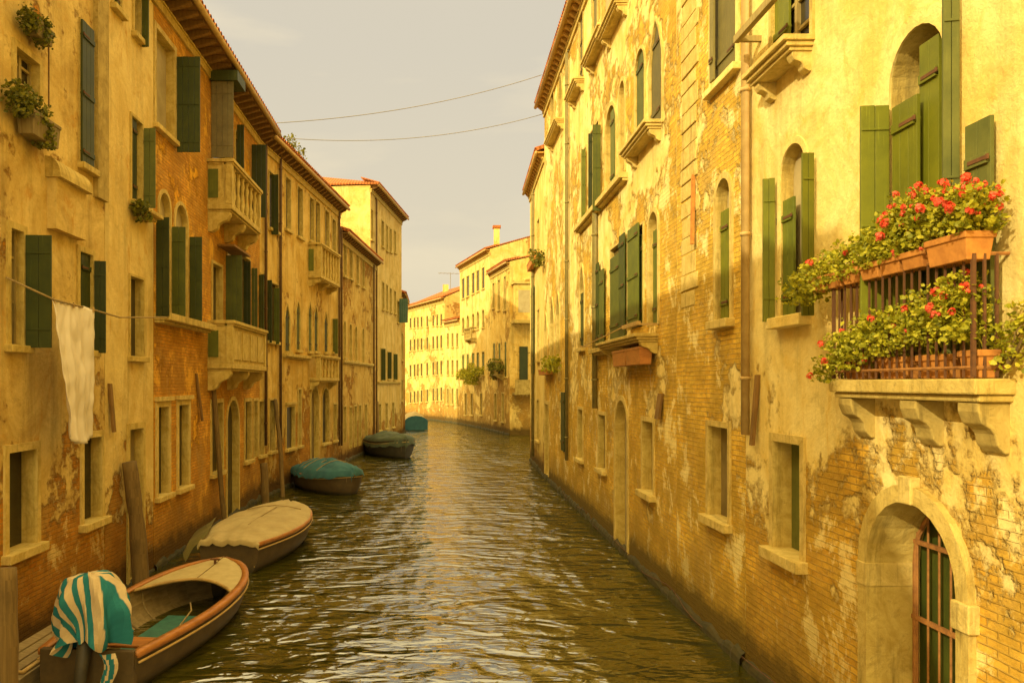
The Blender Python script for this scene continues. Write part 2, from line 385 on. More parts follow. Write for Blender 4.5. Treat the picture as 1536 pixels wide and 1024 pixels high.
def ring_frame(w, pts, zs, fw, proud, arch):
    m = MB(); s0, s1 = pts[0][0], pts[-1][0]; c = (s0 + s1) / 2; r = (s1 - s0) / 2; top = max(p[1] for p in pts)
    out = []
    for i, p in enumerate(pts):
        if i == 0: out.append((p[0] - fw, p[1]))
        elif i == len(pts) - 1: out.append((p[0] + fw, p[1]))
        elif not arch: out.append((p[0] + (-fw if i == 1 else fw), p[1] + fw))
        else:
            out.append((c + (p[0] - c) * (r + fw) / r, zs + (p[1] - zs) * (top - zs + fw) / (top - zs)))
    for i in range(len(pts) - 1):
        a, b, A, B = pts[i], pts[i + 1], out[i], out[i + 1]
        m.face([w.P(*a, proud), w.P(*b, proud), w.P(*B, proud), w.P(*A, proud)])
        m.face([w.P(*A, proud), w.P(*B, proud), w.P(*B, -.01), w.P(*A, -.01)])
        m.face([w.P(*a, proud), w.P(*b, proud), w.P(*b, -.0), w.P(*a, -.0)])
    for a, A in ((pts[0], out[0]), (pts[-1], out[-1])):
        m.face([w.P(*a, proud), w.P(*A, proud), w.P(*A, -.01), w.P(*a, -.01)])
    return m

def shutter_mesh(org, ax, h, wid, nrm, planks=3, th=.035):
    """boards side by side with two battens; org = lower hinge corner, ax = unit width direction, nrm = thickness direction"""
    m = MB(); z = Vector((0, 0, 1)); pw = wid / planks
    for i in range(planks):
        c = org + ax * (pw * (i + .5)) + z * (h / 2 + random.uniform(-.004, .004)) + nrm * (th / 2)
        m.box(c, ax * (pw / 2 - .003), nrm * th / 2, z * h / 2)
    for f in (.16, .84) if h < 2.2 else (.1, .5, .9):
        c = org + ax * (wid / 2) + z * (h * f) + nrm * (th + .012)
        m.box(c, ax * (wid / 2 - .02), nrm * .012, z * .045)
        c = org + ax * min(.13, wid * .4) + z * (h * f) + nrm * (th + .027)
        m.box(c, ax * min(.12, wid * .38), nrm * .003, z * .018, 1); m.box(c - ax * min(.13, wid * .4) , ax * .014, nrm * .008, z * .022, 1)
        c = org + ax * (wid / 2) + z * (h * f) - nrm * .006
        m.box(c, ax * (wid / 2 - .01), nrm * .006, z * .012)
    return m

def add_shutter(w, win, spec):
    ph, pf, yt, yb, kind, mat = spec[:6]; ang = spec[6] if len(spec) > 6 else random.uniform(-5, 5)
    if kind == 'p':
        s = w.s(ph); q = w.P(s, 0, .05); wid = abs((pf - VX) / FPX * q.y - q.x); wid = max(wid, .12)
        a = R(ang); ax = w.n * math.cos(a) + w.t * math.sin(a); nr = w.t * math.cos(a) - w.n * math.sin(a)
        zt, zb = w.z(s, yt), w.z(s, yb)
        m = shutter_mesh(w.P(s, zb, .05), ax, zt - zb, wid, nr, max(2, round(wid / .16)))
    else:
        d = .05 if kind == 'f' else -.055
        sa, sb = w.s(ph, d), w.s(pf, d); sm = (sa + sb) / 2
        zt, zb = w.z(sm, yt, d), w.z(sm, yb, d)
        if sb < sa: sa, sb = sb, sa
        m = shutter_mesh(w.P(sa, zb, d), w.t, zt - zb, sb - sa, w.n, max(2, round((sb - sa) / .16)))
    return m.build('shutter', [M[mat], M['iron']], win, bevel=.004)

class House:
    def __init__(h, label, w, ztop, mat, over=.5, depth=9, base=-1.0, roof=True, eave=True, side='L', cat='house', pitch=.32, name='canal_house', brackets=.5, hip=0.0, eave_mat='beam'):
        h.w, h.ztop, h.mat, h.base, h.ops, h.depth = w, ztop, mat, base, [], depth
        c = w.P(w.L / 2, 0, -depth / 2); h.root = thing(name, (c.x, c.y, 0), label, cat)
        h.over, h.pitch, h.hip = over, pitch, hip
        if roof: h.make_roof()
        if eave: h.make_eave(brackets, eave_mat)
    def make_roof(h):
        w, z, D = h.w, h.ztop, h.depth; e = h.over + .05; m = MB(); th = .1
        def slab(q):
            q = [Vector(p) for p in q]; m.prism(q, [p + Vector((0, 0, th)) for p in q])
        zr = z + .2 + h.pitch * D / 2; k = h.hip
        a0, a1 = -k * .12, w.L + .12 * k
        slab([w.P(a0, z + .2 - h.pitch * e, e), w.P(a1, z + .2 - h.pitch * e, e), w.P(w.L - k * D / 2, zr, -D / 2), w.P(k * D / 2, zr, -D / 2)])
        slab([w.P(a0, z + .2, -D), w.P(a1, z + .2, -D), w.P(w.L - k * D / 2, zr - .003, -D / 2 - .004), w.P(k * D / 2, zr - .003, -D / 2 - .004)])
        if k:
            for s_, q_ in ((a0, k * D / 2), (a1, w.L - k * D / 2)):
                slab([w.P(s_, z + .195 - h.pitch * e, e), w.P(s_, z + .195, -D), w.P(q_, zr - .006, -D / 2)])
        # rows of round tiles along the eave
        n = max(4, int(w.L / .24)); r = .085
        for i in range(n):
            s = w.L * (i + .5) / n; pts = []
            for (d, zz) in ((e + .06, z + .315 - h.pitch * (e + .06)), (e - 1.2, z + .315 - h.pitch * (e - 1.2))):
                pts.append([w.P(s + r * math.cos(math.pi * k2 / 5), zz + r * math.sin(math.pi * k2 / 5), d) for k2 in range(6)])
            m.rings(pts, caps=False, closed=False)
        m.build('roof', M['tile'], h.root)
    def make_eave(h, gap, em):
        w, z, e = h.w, h.ztop, h.over; m = MB()
        w.box(m, .02, w.L - .02, z - .02, z + .05, -.3, e)                   # boards under the tiles
        m.build('soffit', M[em], h.root)
        n = max(2, int(w.L / gap))
        for i in range(n):
            s = w.L * (i + .5) / n; m = MB()
            m.prism([w.P(s - .07, z - .03, 0), w.P(s - .07, z - .03, e - .06), w.P(s - .07, z - .1, e - .06), w.P(s - .07, z - .24, .12), w.P(s - .07, z - .24, 0)],
                    [w.P(s + .07, z - .03, 0), w.P(s + .07, z - .03, e - .06), w.P(s + .07, z - .1, e - .06), w.P(s + .07, z - .24, .12), w.P(s + .07, z - .24, 0)])
            m.build('rafter_end', M[em], h.root)
        m = MB(); w.box(m, 0, w.L, z - .46, z - .26, -.05, .07); w.box(m, 0, w.L, z - .27, z - .22, -.05, .11)
        m.build('cornice', M['stone'], h.root)
        m = MB(); m.tube([w.P(0, z + .0, e + .05), w.P(w.L, z + .0, e + .05)], .075, 8)
        m.build('gutter', M['pipe_gold'], h.root, True)
    def win(h, px0, px1, y0, y1, arch=0, frame=.1, sill=1, shut=(), depth=.22, pane='glass', kind='window', bars=0, fmat='stone', head=0, proud=.035, py_at=None):
        w = h.w; s0, s1 = sorted((w.s(px0), w.s(px1))); sm = w.s(py_at) if py_at else (s0 + s1) / 2
        return h.win_m(s0, s1, w.z(sm, y1), w.z(sm, y0), arch, frame, sill, shut, depth * .55, pane, kind, bars, fmat, head, proud)
    def win_m(h, s0, s1, z0, z1, arch=0, frame=.1, sill=1, shut=(), depth=.22, pane='glass', kind='window', bars=0, fmat='stone', head=0, proud=.035):
        w = h.w; h.ops.append((s0, s1, z0, z1, arch, depth))
        pts, zs = outline(s0, s1, z0, z1, arch)
        m = MB()
        m.prism([w.P(*p, -depth) for p in pts], [w.P(*p, -depth - .02) for p in pts])
        win = m.build(kind, M[pane], h.root)
        if frame:
            f = ring_frame(w, pts, zs, frame, proud, arch)
            if head: w.box(f, s0 - frame - .05, s1 + frame + .05, z1 + frame + .002, z1 + frame + .1, -.02, proud + .07)
            f.build('frame', M[fmat], win)
        if sill:
            m = MB(); e = frame + .05
            w.box(m, s0 - e, s1 + e, z0 - .11 * sill, z0 + .004, -depth + .02, .1 * sill + .03)
            m.build('sill', M[fmat], win, bevel=.012)
        if bars:
            m = MB(); d0, d1 = -depth + .003, -depth + .05; g = .05
            w.box(m, s0, s0 + g, z0 + .005, zs, d0, d1); w.box(m, s1 - g, s1, z0 + .005, zs, d0, d1)
            w.box(m, (s0 + s1) / 2 - .035, (s0 + s1) / 2 + .035, z0 + .005, z1 - .02, d0, d1 + .005)
            for k in range(1, bars + 1):
                zz = z0 + (zs - z0) * k / (bars + .6); w.box(m, s0 + g, s1 - g, zz - .02, zz + .02, d0, d1 - .008)
            m.build('sash', M['sash'], win)
        for sp in shut: add_shutter(w, win, sp)
        return win
    def pipe(h, px, y0, y1, mat='pipe', r=.055, d=.1):
        w = h.w; s = w.s(px, d); m = MB(); za, zb = w.z(s, y0, d), w.z(s, y1, d)
        m.tube([w.P(s, za + .12, d * .3), w.P(s, za, d), w.P(s, zb, d)], r, 10)
        k = zb + .8
        while k < za:
            m.tube([w.P(s, k, d), w.P(s, k + .05, d)], r * 1.28, 10); k += 2.1
        return m.build('downpipe', M[mat], h.root, True)
    def ledge(h, px0, px1, y, mat='stone', th=.12, out=.14, name='ledge'):
        w = h.w; s0, s1 = sorted((w.s(px0), w.s(px1))); z = w.z((s0 + s1) / 2, y); m = MB()
        w.box(m, s0, s1, z - th, z, -.03, out); w.box(m, s0 + .02, s1 - .02, z - th - .06, z - th - .002, -.03, out * .6)
        return m.build(name, M[mat], h.root, bevel=.01)
    def finish(h):
        w = h.w; m = MB(); D = h.depth; b, z = h.base, h.ztop
        front(m, w, b, z, h.ops, rmi=1)
        zr = z + .18 + h.pitch * D / 2
        for s in (0, w.L):
            if h.hip: m.face([w.P(s, b), w.P(s, b, -D), w.P(s, z, -D), w.P(s, z)])
            else: m.face([w.P(s, b), w.P(s, b, -D), w.P(s, z + .1, -D), w.P(s, zr, -D / 2), w.P(s, z + .1)])
        m.face([w.P(0, b, -D), w.P(w.L, b, -D), w.P(w.L, z, -D), w.P(0, z, -D)])
        m.build('wall', [M[h.mat], M['stone']], h.root)
        m = MB(); rs = []; n = max(8, int(w.L / .14))                # rough weedy footing at the tide line
        for i in range(n + 1):
            s = w.L * i / n; q = noise.noise(Vector((s * 1.7, z * 3, 1))); q2 = noise.noise(Vector((s * 5.3, z * 2, 7)))
            o = .07 + .04 * q + .03 * q2; t = .12 + .13 * q + .07 * q2
            rs.append([w.P(s, -.6, o + .05), w.P(s, max(.02, t * .6), o), w.P(s, max(.04, t), o * .6), w.P(s, max(.06, t + .05), -.02)])
        m.rings(rs, caps=False, closed=False); m.build('footing', M['weed'], h.root)
        return
        m.build('wall', [M[h.mat], M['stone']], h.root)

def bracket(m, w, s, z, out, h, wid, mi=0):
    pr = [(0, z), (out, z), (out, z - h * .18), (out * .86, z - h * .42), (out * .62, z - h * .52), (out * .5, z - h * .62), (out * .42, z - h * .85), (out * .2, z - h), (0, z - h)]
    m.prism([w.P(s - wid / 2, a, d - .02) for d, a in pr], [w.P(s + wid / 2, a, d - .02) for d, a in pr], mi)

def stone_balcony(h, s0, s1, zf, zr, out, nb, solid_front=False, panel=True, nbr=3, brh=.55, mat='stone'):
    w = h.w; m = MB(); w.box(m, s0, s1, zf - .14, zf, -.02, out); w.box(m, s0 + .05, s1 - .05, zf - .2, zf - .142, -.02, out - .06)
    bal = m.build('balcony', M[mat], h.root, bevel=.012)
    for i in range(nbr):
        m = MB(); bracket(m, w, s0 + .16 + (s1 - s0 - .32) * i / (nbr - 1), zf - .205, out - .06, brh, .24)
        m.build('bracket', M[mat], bal, bevel=.012)
    m = MB(); w.box(m, s0 - .04, s1 + .04, zr - .12, zr, .0, out + .05); 
    m2 = MB()
    # rail is a U: cut the middle out by building three bars
    m = MB()
    for a in ((s0 - .04, s1 + .04, out - .2, out + .05), (s0 - .04, s0 + .2, .0, out - .203), (s1 - .2, s1 + .04, .0, out - .203)):
        w.box(m, a[0], a[1], zr - .09, zr, a[2], a[3])
        w.box(m, a[0] + .04, a[1] - .04, zr - .15, zr - .092, a[2] + .02, a[3] - .04)
    m.build('handrail', M[mat], bal, bevel=.01)
    for s in (s0 + .1, s1 - .1):
        m = MB(); w.box(m, s - .1, s + .1, zf + .003, zr - .153, out - .2, out - .01); m.build('corner_post', M[mat], bal, bevel=.01)
    if panel:
        m = MB(); w.box(m, s0 + .03, s0 + .13, zf + .003, zr - .153, .0, out - .203); m.build('end_panel', M[mat], bal)
        m = MB(); w.box(m, s0 + .012, s0 + .028, zf + .18, zr - .28, .02, out * .42); m.build('grille', M['green_b'], bal)
    if solid_front:
        m = MB(); w.box(m, s0 + .203, s1 - .203, zf + .003, zr - .153, out - .16, out - .07)
        L = s1 - s0 - .4
        for i in range(4):
            a = s0 + .2 + L * (i + .1) / 4; w.box(m, a, a + L * .2, zf + .12, zr - .26, out - .071, out - .04)
        m.build('front_panel', M[mat], bal, bevel=.008)
    else:
        for i in range(nb):
            s = s0 + .25 + (s1 - s0 - .5) * (i + .5) / nb; m = MB(); H = zr - .155 - zf; rs = []
            for f, r in ((0, .075), (.06, .075), (.1, .05), (.3, .085), (.42, .05), (.5, .042), (.6, .05), (.75, .075), (.9, .045), (.94, .07), (1, .07)):
                rs.append([w.P(s + r * math.cos(k * math.pi / 4), zf + .003 + H * f, out - .11 + r * math.sin(k * math.pi / 4)) for k in range(8)])
            m.rings(rs); m.build('baluster', M[mat], bal, True)
    return bal

def leaves(m, blobs, n, size, mi=0, droop=.3):
    """n small folded leaves spread through ellipsoid blobs (centre, radii)"""
    wts = [b[1][0] * b[1][1] * b[1][2] for b in blobs]
    for _ in range(n):
        c, r = random.choices(blobs, wts)[0]
        while True:
            q = Vector((random.uniform(-1, 1), random.uniform(-1, 1), random.uniform(-1, 1)))
            if .1 < q.length < 1.0 + random.random() ** 2.5 * .95 and noise.noise(Vector((q.x * 2.6 + c[0] * 3, q.y * 2.6 + c[1] * 3, q.z * 2.6))) > .02: break
        p = Vector((c[0] + q.x * r[0], c[1] + q.y * r[1], c[2] + q.z * r[2]))
        a = Vector((random.gauss(0, 1), random.gauss(0, 1), random.gauss(-droop, .7))).normalized()
        b = a.cross(Vector((random.gauss(0, 1), random.gauss(0, 1), random.gauss(0, 1)))).normalized(); k = a.cross(b)
        L = size * random.uniform(.4, 1.5); W = L * random.uniform(.35, .55)
        m.face([p - a * L * .5, p - b * W * .8 - a * L * .1 + k * L * .12, p - b * W * .5 + a * L * .38, p + a * L * .55 - k * L * .1, p + b * W * .5 + a * L * .38, p + b * W * .8 - a * L * .1 + k * L * .12], mi)
def stems(m, base, blobs, n, r=.006, mi=0):
    for _ in range(n):
        c, rr = random.choice(blobs); b = Vector(random.choice(base))
        e = Vector((c[0] + random.uniform(-.8, .8) * rr[0], c[1] + random.uniform(-.8, .8) * rr[1], c[2] + random.uniform(-.7, .9) * rr[2]))
        mid = (b + e) / 2 + Vector((random.uniform(-.05, .05), random.uniform(-.05, .05), .06)); m.tube([b, mid, e], [r, r * .8, r * .4], 4, mi)
def blossom_proto():
    m = MB()
    for _ in range(26):
        v = Vector((random.gauss(0, 1), random.gauss(0, 1), random.gauss(.3, .8))).normalized(); p = v * .034 * random.uniform(.7, 1.15)
        a = v.cross(Vector((random.gauss(0, 1), random.gauss(0, 1), random.gauss(0, 1)))).normalized(); b = v.cross(a); r = .017
        m.face([p + a * r, p + b * r + v * .004, p - a * r, p - b * r + v * .004])
    return m
BLOSSOM = None
def bloom(parent, pos, sc=1.0):
    global BLOSSOM
    if BLOSSOM is None:
        o = blossom_proto().build('blossom', M['petal']); BLOSSOM = o; c = o
    else: c = BLOSSOM.copy(); COL.objects.link(c)
    c.parent = parent; c.location = Vector(pos) - WLOC[parent.name]; c.scale = (sc,) * 3
    c.rotation_euler = (random.uniform(-.6, .6), random.uniform(-.6, .6), random.uniform(0, 6))
def at(px, py, Y):
    """the point that the photo shows at this pixel, Y metres away"""
    return Vector(((px - VX) / FPX * Y, Y, CAM_H + (VY - py) * Y / FPX))

# ------------------------------------------------------------------ water and ground
def water_mat():
    t = NT('canal_water')
    v = t.mapping(t.obj, scale=(.55, 1.0, 1), rot=(0, 0, .12))
    a = t.noise(v, 1.3, 2, .45, .9); b = t.noise(t.mapping(t.obj, scale=(.7, 1.4, 1), rot=(0, 0, -.3)), 3.3, 2, .5, .8)
    c = t.noise(t.mapping(t.obj, scale=(.7, 1.2, 1)), 10, 4, .6); calm = t.rng(t.noise(t.mapping(t.obj, scale=(1, .35, 1)), .5, 3), .35, .65, .55, 1.1)
    h = t.math('MULTIPLY', calm, t.math('ADD', t.math('MULTIPLY', a, 1.0), t.math('ADD', t.math('MULTIPLY', b, .26), t.math('MULTIPLY', c, .022))))
    t.p.inputs['IOR'].default_value = 3.1
    return t.out(t.mix(t.rng(t.noise(t.obj, .4, 4), .3, .7), (.05, .045, .002), (.032, .031, .002)), .05, t.bump(h, 1.0, WAVE), .5)
WAVE = .23
m = MB(); m.face([(-300, -200, 0), (300, -200, 0), (300, 500, 0), (-300, 500, 0)])
tag(m.build('water', water_mat()), kind='structure')
m = MB(); m.face([(-900, -600, -1.4), (900, -600, -1.4), (900, 1400, -1.4), (-900, 1400, -1.4)])
tag(m.build('ground', plain_mat('canal_mud', (.08, .06, .025), (.05, .04, .015), .5, .9)), kind='structure')

# ------------------------------------------------------------------ left bank
XL = -6.3
wA = Wall((XL, -1), (XL, 15.33), 'L'); wP = Wall((XL, 15.35), (XL, 18.0), 'L'); wB = Wall((XL, 18.02), (XL, 29), 'L')
wC = Wall((XL, 29.02), (-4.85, 41.5), 'L'); wD = Wall((-4.85, 41.52), (-3.75, 52), 'L'); wE = Wall((-4.1, 52.05), (-2.5, 63), 'L')
wE2 = Wall((-2.52, 63.03), (-2.5, 71), 'L')

# right bank eaves use the wood with golden sunlight put into its colour
A = House('cream weathered house at the left edge with flower baskets on its wall', wA, 13.2, 'near_left')
A.win(22, 57, 84, 150, frame=.1, fmat='stone', bars=2, depth=.28)
A.win(14, 33, 345, 518, bars=2, depth=.25, shut=[(33, 76, 352, 521, 'p', 'green', 3)])
A.win(118, 137, 380, 525, bars=0, shut=[(137, 158, 391, 529, 'p', 'green', 6), (119, 136, 380, 524, 'c', 'green')])
A.win(11, 53, 676, 822, depth=.4, frame=.12, sill=1.2, fmat='stone_pale')
A.win(124, 151, 656, 780, depth=.34, frame=.12, sill=1.2, fmat='stone_pale')
A.win(120, 137, 42, 250, frame=.06, shut=[(121, 136, 42, 250, 'c', 'green'), (121, 139, 38, 253, 'f', 'green')])
def chimney_breast(h, px0, px1, ytop, ybot, ycap):
    w = h.w; s0, s1 = w.s(px0), w.s(px1); sm = (s0 + s1) / 2; zb, zc, zt = w.z(sm, ybot), w.z(sm, ycap), w.z(sm, ytop)
    m = MB(); w.box(m, s0, s1, zb, zc - .1, -.02, .16); c = m.build('chimney_breast', M['near_left'], h.root)
    m = MB(); rs = []
    for k in range(7):
        a = k / 6 * math.pi / 2; rs.append([w.P(s, zc - .1 + .34 * math.sin(a), d) for s, d in ((s0 - .06, 0), (s1 + .06, 0), (s1 + .06, .02 + .24 * math.cos(a)), (s0 - .06, .02 + .24 * math.cos(a)))])
    m.rings(rs); m.build('hood', M['stone'], c)
chimney_breast(A, 70, 116, 245, 352, 270)
m = MB(); w = wA; m.prism([(-6.28, -1.01, -1), (-6.28, -1.01, 13.0), (-6.28, -4.6, 6.6), (-6.28, -4.6, -1)], [(-13, -1.01, -1), (-13, -1.01, 13.0), (-13, -4.6, 6.6), (-13, -4.6, -1)]); m.build('unseen_shadow_wedge', M['near_left'], A.root)  # unseen sloped block behind the camera, added to slant the shadow on the right wall
m = MB()
for (px0, px1, y0, y1) in ((140, 158, -120, 300),):
    s0, s1 = w.s(px0), w.s(px1); w.box(m, s0, min(s1, w.L - .01), w.z((s0 + s1) / 2, y1), 13.0, -.02, .09)
m.build('pilaster', M['stone_dark'], A.root)
A.finish()

Pn = House('narrow pale plaster house between the cream house and the orange brick house', wP, 13.2, 'pale_left')
Pn.win(169, 180, -60, 14, frame=.08, shut=[(171, 180, -60, 17, 'c', 'green_b')])
Pn.win(200, 209, -90, 55, frame=.08, shut=[(209, 223, -90, 70, 'p', 'green_b', 0)])
Pn.win(196, 212, 180, 305, frame=.06, shut=[(212, 233, 192, 312, 'p', 'green_grey', 0), (196, 203, 178, 300, 'c', 'green')])
Pn.win(194, 214, 417, 535, frame=.05, depth=.3, pane='dull_glass')
Pn.win(193, 213, 643, 868, frame=.13, sill=0, kind='door', pane='wood_door', depth=.3, fmat='stone')
Pn.ledge(70 if False else 199, 222, 318, out=.35, th=.08)
Pn.finish()

B = House('long orange house of bare brick and plaster with two stone balconies', wB, 13.2, 'orange_left', over=.68)
B.win(233, 261, 60, 200, frame=.12, fmat='stone_pale', pane='blind', depth=.35, shut=[(262, 300, 85, 228, 'p', 'green', 0)])
# twin round arches over the green shutters
B.win(238, 254, 290, 472, arch=1, frame=.09, fmat='stone_pale', pane='blind', shut=[(230.5, 254, 326, 474, 'p', 'green', -4)], sill=0)
B.win(262, 280, 308, 482, arch=1, frame=.09, fmat='stone_pale', pane='blind', shut=[(254.5, 278, 340, 478, 'p', 'green_b', 0), (281, 303, 355, 487, 'p', 'green', 0)], sill=0)
B.ledge(231, 304, 479, out=.38, th=.16)
# loggia above the upper balcony
B.win(318, 345, 150, 300, frame=.08, depth=.3, sill=0, shut=[(314, 350, 122, 236, 'p', 'grey_paint', 0), (353, 366, 187, 252, 'p', 'green', 0)])
m = MB(); s = wB.s(313); zt = wB.z(s, 121); wB.box(m, s - .04, s + .9, zt, zt + .28, .04, .82); m.build('awning_box', M['green'], B.root)
B.win(352, 364, 205, 312, frame=.07, depth=.25, sill=0, shut=[(375, 399, 217, 326, 'p', 'green', 0)])
sN = wB.s(311); zr = wB.z(sN, 238); zf = wB.z(sN, 306)
stone_balcony(B, sN, sN + 3.75, zf, zr, .7, 6)
# windows and shutters above the lower balcony
B.win(318, 332, 398, 500, frame=.08, depth=.3, sill=0, pane='dull_glass')
B.win(340, 374, 380, 530, frame=.06, depth=.28, sill=0, shut=[(336, 363, 383, 490, 'p', 'green_b', 0), (363, 376, 392, 496, 'p', 'green', 0), (375, 386, 402, 500, 'p', 'green_b', 5)])
m = MB(); s0, s1 = wB.s(326), wB.s(352); z = wB.z(s0, 366); wB.box(m, s0, s1, z - .06, z, -.02, .5); m.build('canopy', M['beam'], B.root)
sN = wB.s(311); zr = wB.z(sN, 480); zf = wB.z(sN, 545)
stone_balcony(B, sN, sN + 4.5, zf, zr, .72, 0, solid_front=True)
B.win(236, 252, 610, 742, depth=.3, frame=.14, fmat='stone_pale', pane='dull_glass', head=1)
B.win(267, 282, 607, 730, depth=.3, frame=.14, fmat='stone_pale', pane='dull_glass', head=1)
B.win(317, 333, 604, 708, depth=.3, frame=.12, pane='dull_glass')
B.win(340, 357, 600, 800, arch=1, depth=.35, frame=.13, sill=0, pane='dull_glass', kind='door')
B.win(367, 376, 602, 690, depth=.25, frame=.12, pane='dull_glass')
B.win(380, 385.5, 601, 686, depth=.25, frame=.1, pane='dull_glass', sill=0)
B.finish()

Cc = House('long ochre plaster house beyond the stone balconies with paired upper windows', wC, 13.2, 'long_left', over=.45)
Cc.win(388, 395, 602, 682, depth=.25, frame=.09, pane='glass')
Cc.win(404, 411, 600, 676, depth=.25, frame=.09, pane='glass')
Cc.win(390, 397, 412, 500, depth=.2, frame=.05, shut=[(386, 396, 412, 505, 'p', 'green', 0)], sill=0)
Cc.win(400, 417, 425, 512, depth=.2, frame=.05, shut=[(399, 408, 420, 514, 'p', 'green', 0), (409, 419, 432, 516, 'p', 'green_b', 0)], sill=1)
Cc.win(403, 416, 262, 345, depth=.2, frame=.05, shut=[(405, 418, 262, 352, 'p', 'green', 0)])
for a, b, y0, y1, pn in ((428, 435, 268, 345, 'dull_glass'), (446, 453, 282, 356, 'dull_glass'), (464, 470, 298, 362, 'dull_glass'), (473, 479, 304, 366, 'dull_glass'), (487, 493, 317, 372, 'dull_glass'), (498, 503, 330, 380, 'dull_glass')):
    Cc.win(a, b, y0, y1, depth=.22, frame=.09, pane=pn)
sN = Cc.w.s(462); stone_balcony(Cc, sN, sN + 3.6, Cc.w.z(sN, 412), Cc.w.z(sN, 364), .6, 6, panel=True, nbr=3, brh=.3)
for a, b, y0, y1, sh in ((427, 434, 458, 527, 'green'), (444, 449.5, 452, 525, 'green_grey'), (462, 467, 455, 527, 'green_grey'), (471, 476, 460, 527, 'green'), (486, 491, 470, 528, 'green')):
    Cc.win(a, b, y0, y1, arch=2, depth=.2, frame=.08, shut=[(a + .4, b - .4, y0 + 8, y1 - 1, 'c', sh)])
Cc.win(498, 502, 480, 528, depth=.2, frame=.06, shut=[(498, 507, 478, 530, 'p', 'green_b', 0)])
sN = Cc.w.s(464); stone_balcony(Cc, sN, sN + 3.7, Cc.w.z(sN, 566), Cc.w.z(sN, 532), .5, 5, panel=False, nbr=2, brh=.35)
Cc.ledge(424, 461, 532, out=.2)
Cc.win(429, 441, 610, 672, depth=.2, frame=.1, pane='dull_glass', head=1)
Cc.win(447, 451, 584, 668, depth=.2, frame=.09, pane='glass')
Cc.win(466, 477, 580, 700, arch=1, depth=.35, frame=.12, sill=0, pane='wood_door', kind='door')
Cc.win(483, 493, 582, 664, arch=1, depth=.3, frame=.1, pane='dull_glass')
Cc.win(500, 504, 606, 660, depth=.2, frame=.08, pane='green_b')
Cc.pipe(399, 214, 668); Cc.pipe(421, 214, 690); Cc.pipe(509, 312, 668)
Cc.finish()

D = House('low dark ochre house between the long ochre house and the tall hip roofed house', wD, 12.0, 'low_left', over=.42)
for a, b, y0, y1 in ((515, 519, 367, 414), (524, 528, 374, 418), (534, 537.5, 378, 426), (543, 546, 386, 431)):
    D.win(a, b, y0, y1, depth=.2, frame=.08, pane='dull_glass')
for a, b, y0, y1 in ((515, 518, 482, 536), (524, 527, 486, 540), (532, 535, 490, 541), (543, 545.5, 493, 544)):
    D.win(a, b, y0, y1, arch=1, depth=.2, frame=.08, pane='glass')
for a, b, y0, y1 in ((515, 518.5, 610, 664), (524, 527, 611, 672), (531, 534.5, 609, 670), (538, 541, 608, 668), (547, 550, 607, 655)):
    D.win(a, b, y0, y1, depth=.2, frame=.09, pane='glass', sill=0)
D.ledge(513, 558, 543, out=.15)
D.pipe(561, 398, 668); D.pipe(512.5, 345, 668)
D.finish()

E = House('tall pale house with a hipped clay roof and a sunlit end wall', wE, 17.1, 'tall_left', over=.5, depth=11, hip=.8, pitch=.3)
for a, b, y0, y1 in ((556, 559, 315, 360), (572, 575.5, 332, 370), (579, 581.5, 339, 376), (584.5, 587, 344, 378), (591, 593.5, 347, 379)):
    E.win(a, b, y0, y1, depth=.2, frame=.08, pane='dull_glass')
for a, b, y0, y1 in ((573, 576, 424, 464), (579, 581.5, 428, 466), (584.5, 587, 433, 468), (591, 593.5, 437, 470)):
    E.win(a, b, y0, y1, depth=.2, frame=.08, pane='dull_glass')
for a, b, y0, y1 in ((571, 575, 523, 570), (581, 584, 528, 568), (590, 593, 531, 569)):
    E.win(a, b, y0, y1, depth=.2, frame=.08, pane='glass', shut=[(a - .5, b + 3.5, y0, y1, 'p', 'green', 0)])
for a, b, y0, y1 in ((568, 571, 606, 645), (578, 581, 605, 642), (588, 591, 604, 640)):
    E.win(a, b, y0, y1, depth=.2, frame=.09, pane='glass')
E.win(595.5, 598.5, 452, 484, depth=.2, frame=.06, pane='glass', shut=[(598, 612, 448, 484, 'p', 'teal_paint', 0)])
E.ledge(566, 600, 572, out=.15)
E.pipe(565, 300, 668)
E.finish()
E2 = House('narrow brown house at the far bend beyond the tall house on the left', wE2, 11.2, 'low_left', over=.3, depth=8)
E2.win(602, 604, 500, 540, depth=.2, frame=.08); E2.win(602, 604, 570, 600, depth=.2, frame=.08); E2.finish()

# ------------------------------------------------------------------ right bank
XR = 4.65
wR = Wall((XR, -3), (XR, 11.9), 'R'); wM = Wall((XR, 11.92), (XR, 15.28), 'R'); wF = Wall((XR, 15.3), (5.0, 36), 'R'); wN = Wall((5.0, 36.02), (5.32, 44), 'R')

N1 = House('cream house at the right edge with a flower balcony over an arched water gate', wR, 16.7, 'near_right', side='R', eave_mat='beam_lit')
N1.win(1160, 1218, -70, 88, frame=.08, sill=0, bars=3, shut=[(1158, 1187, -80, 78, 'c', 'lime')], depth=.2, py_at=1190)
def sill_box(h, px0, px1, y, out=.38, mat='stone_pale'):
    w = h.w; s0, s1 = sorted((w.s(px0), w.s(px1))); z = w.z((s0 + s1) / 2, y); m = MB()
    w.box(m, s0, s1, z - .07, z, -.03, out); w.box(m, s0 + .03, s1 - .03, z - .13, z - .072, -.03, out - .05); w.box(m, s0 + .06, s1 - .06, z - .18, z - .132, -.03, out - .1)
    o = m.build('sill_shelf', M[mat], h.root, bevel=.01)
    for s in (s0 + .16, s1 - .16):
        m = MB(); bracket(m, w, s, z - .182, out - .12, .24, .16); m.build('bracket', M[mat], o, bevel=.01)
sill_box(N1, 1153, 1222, 84)
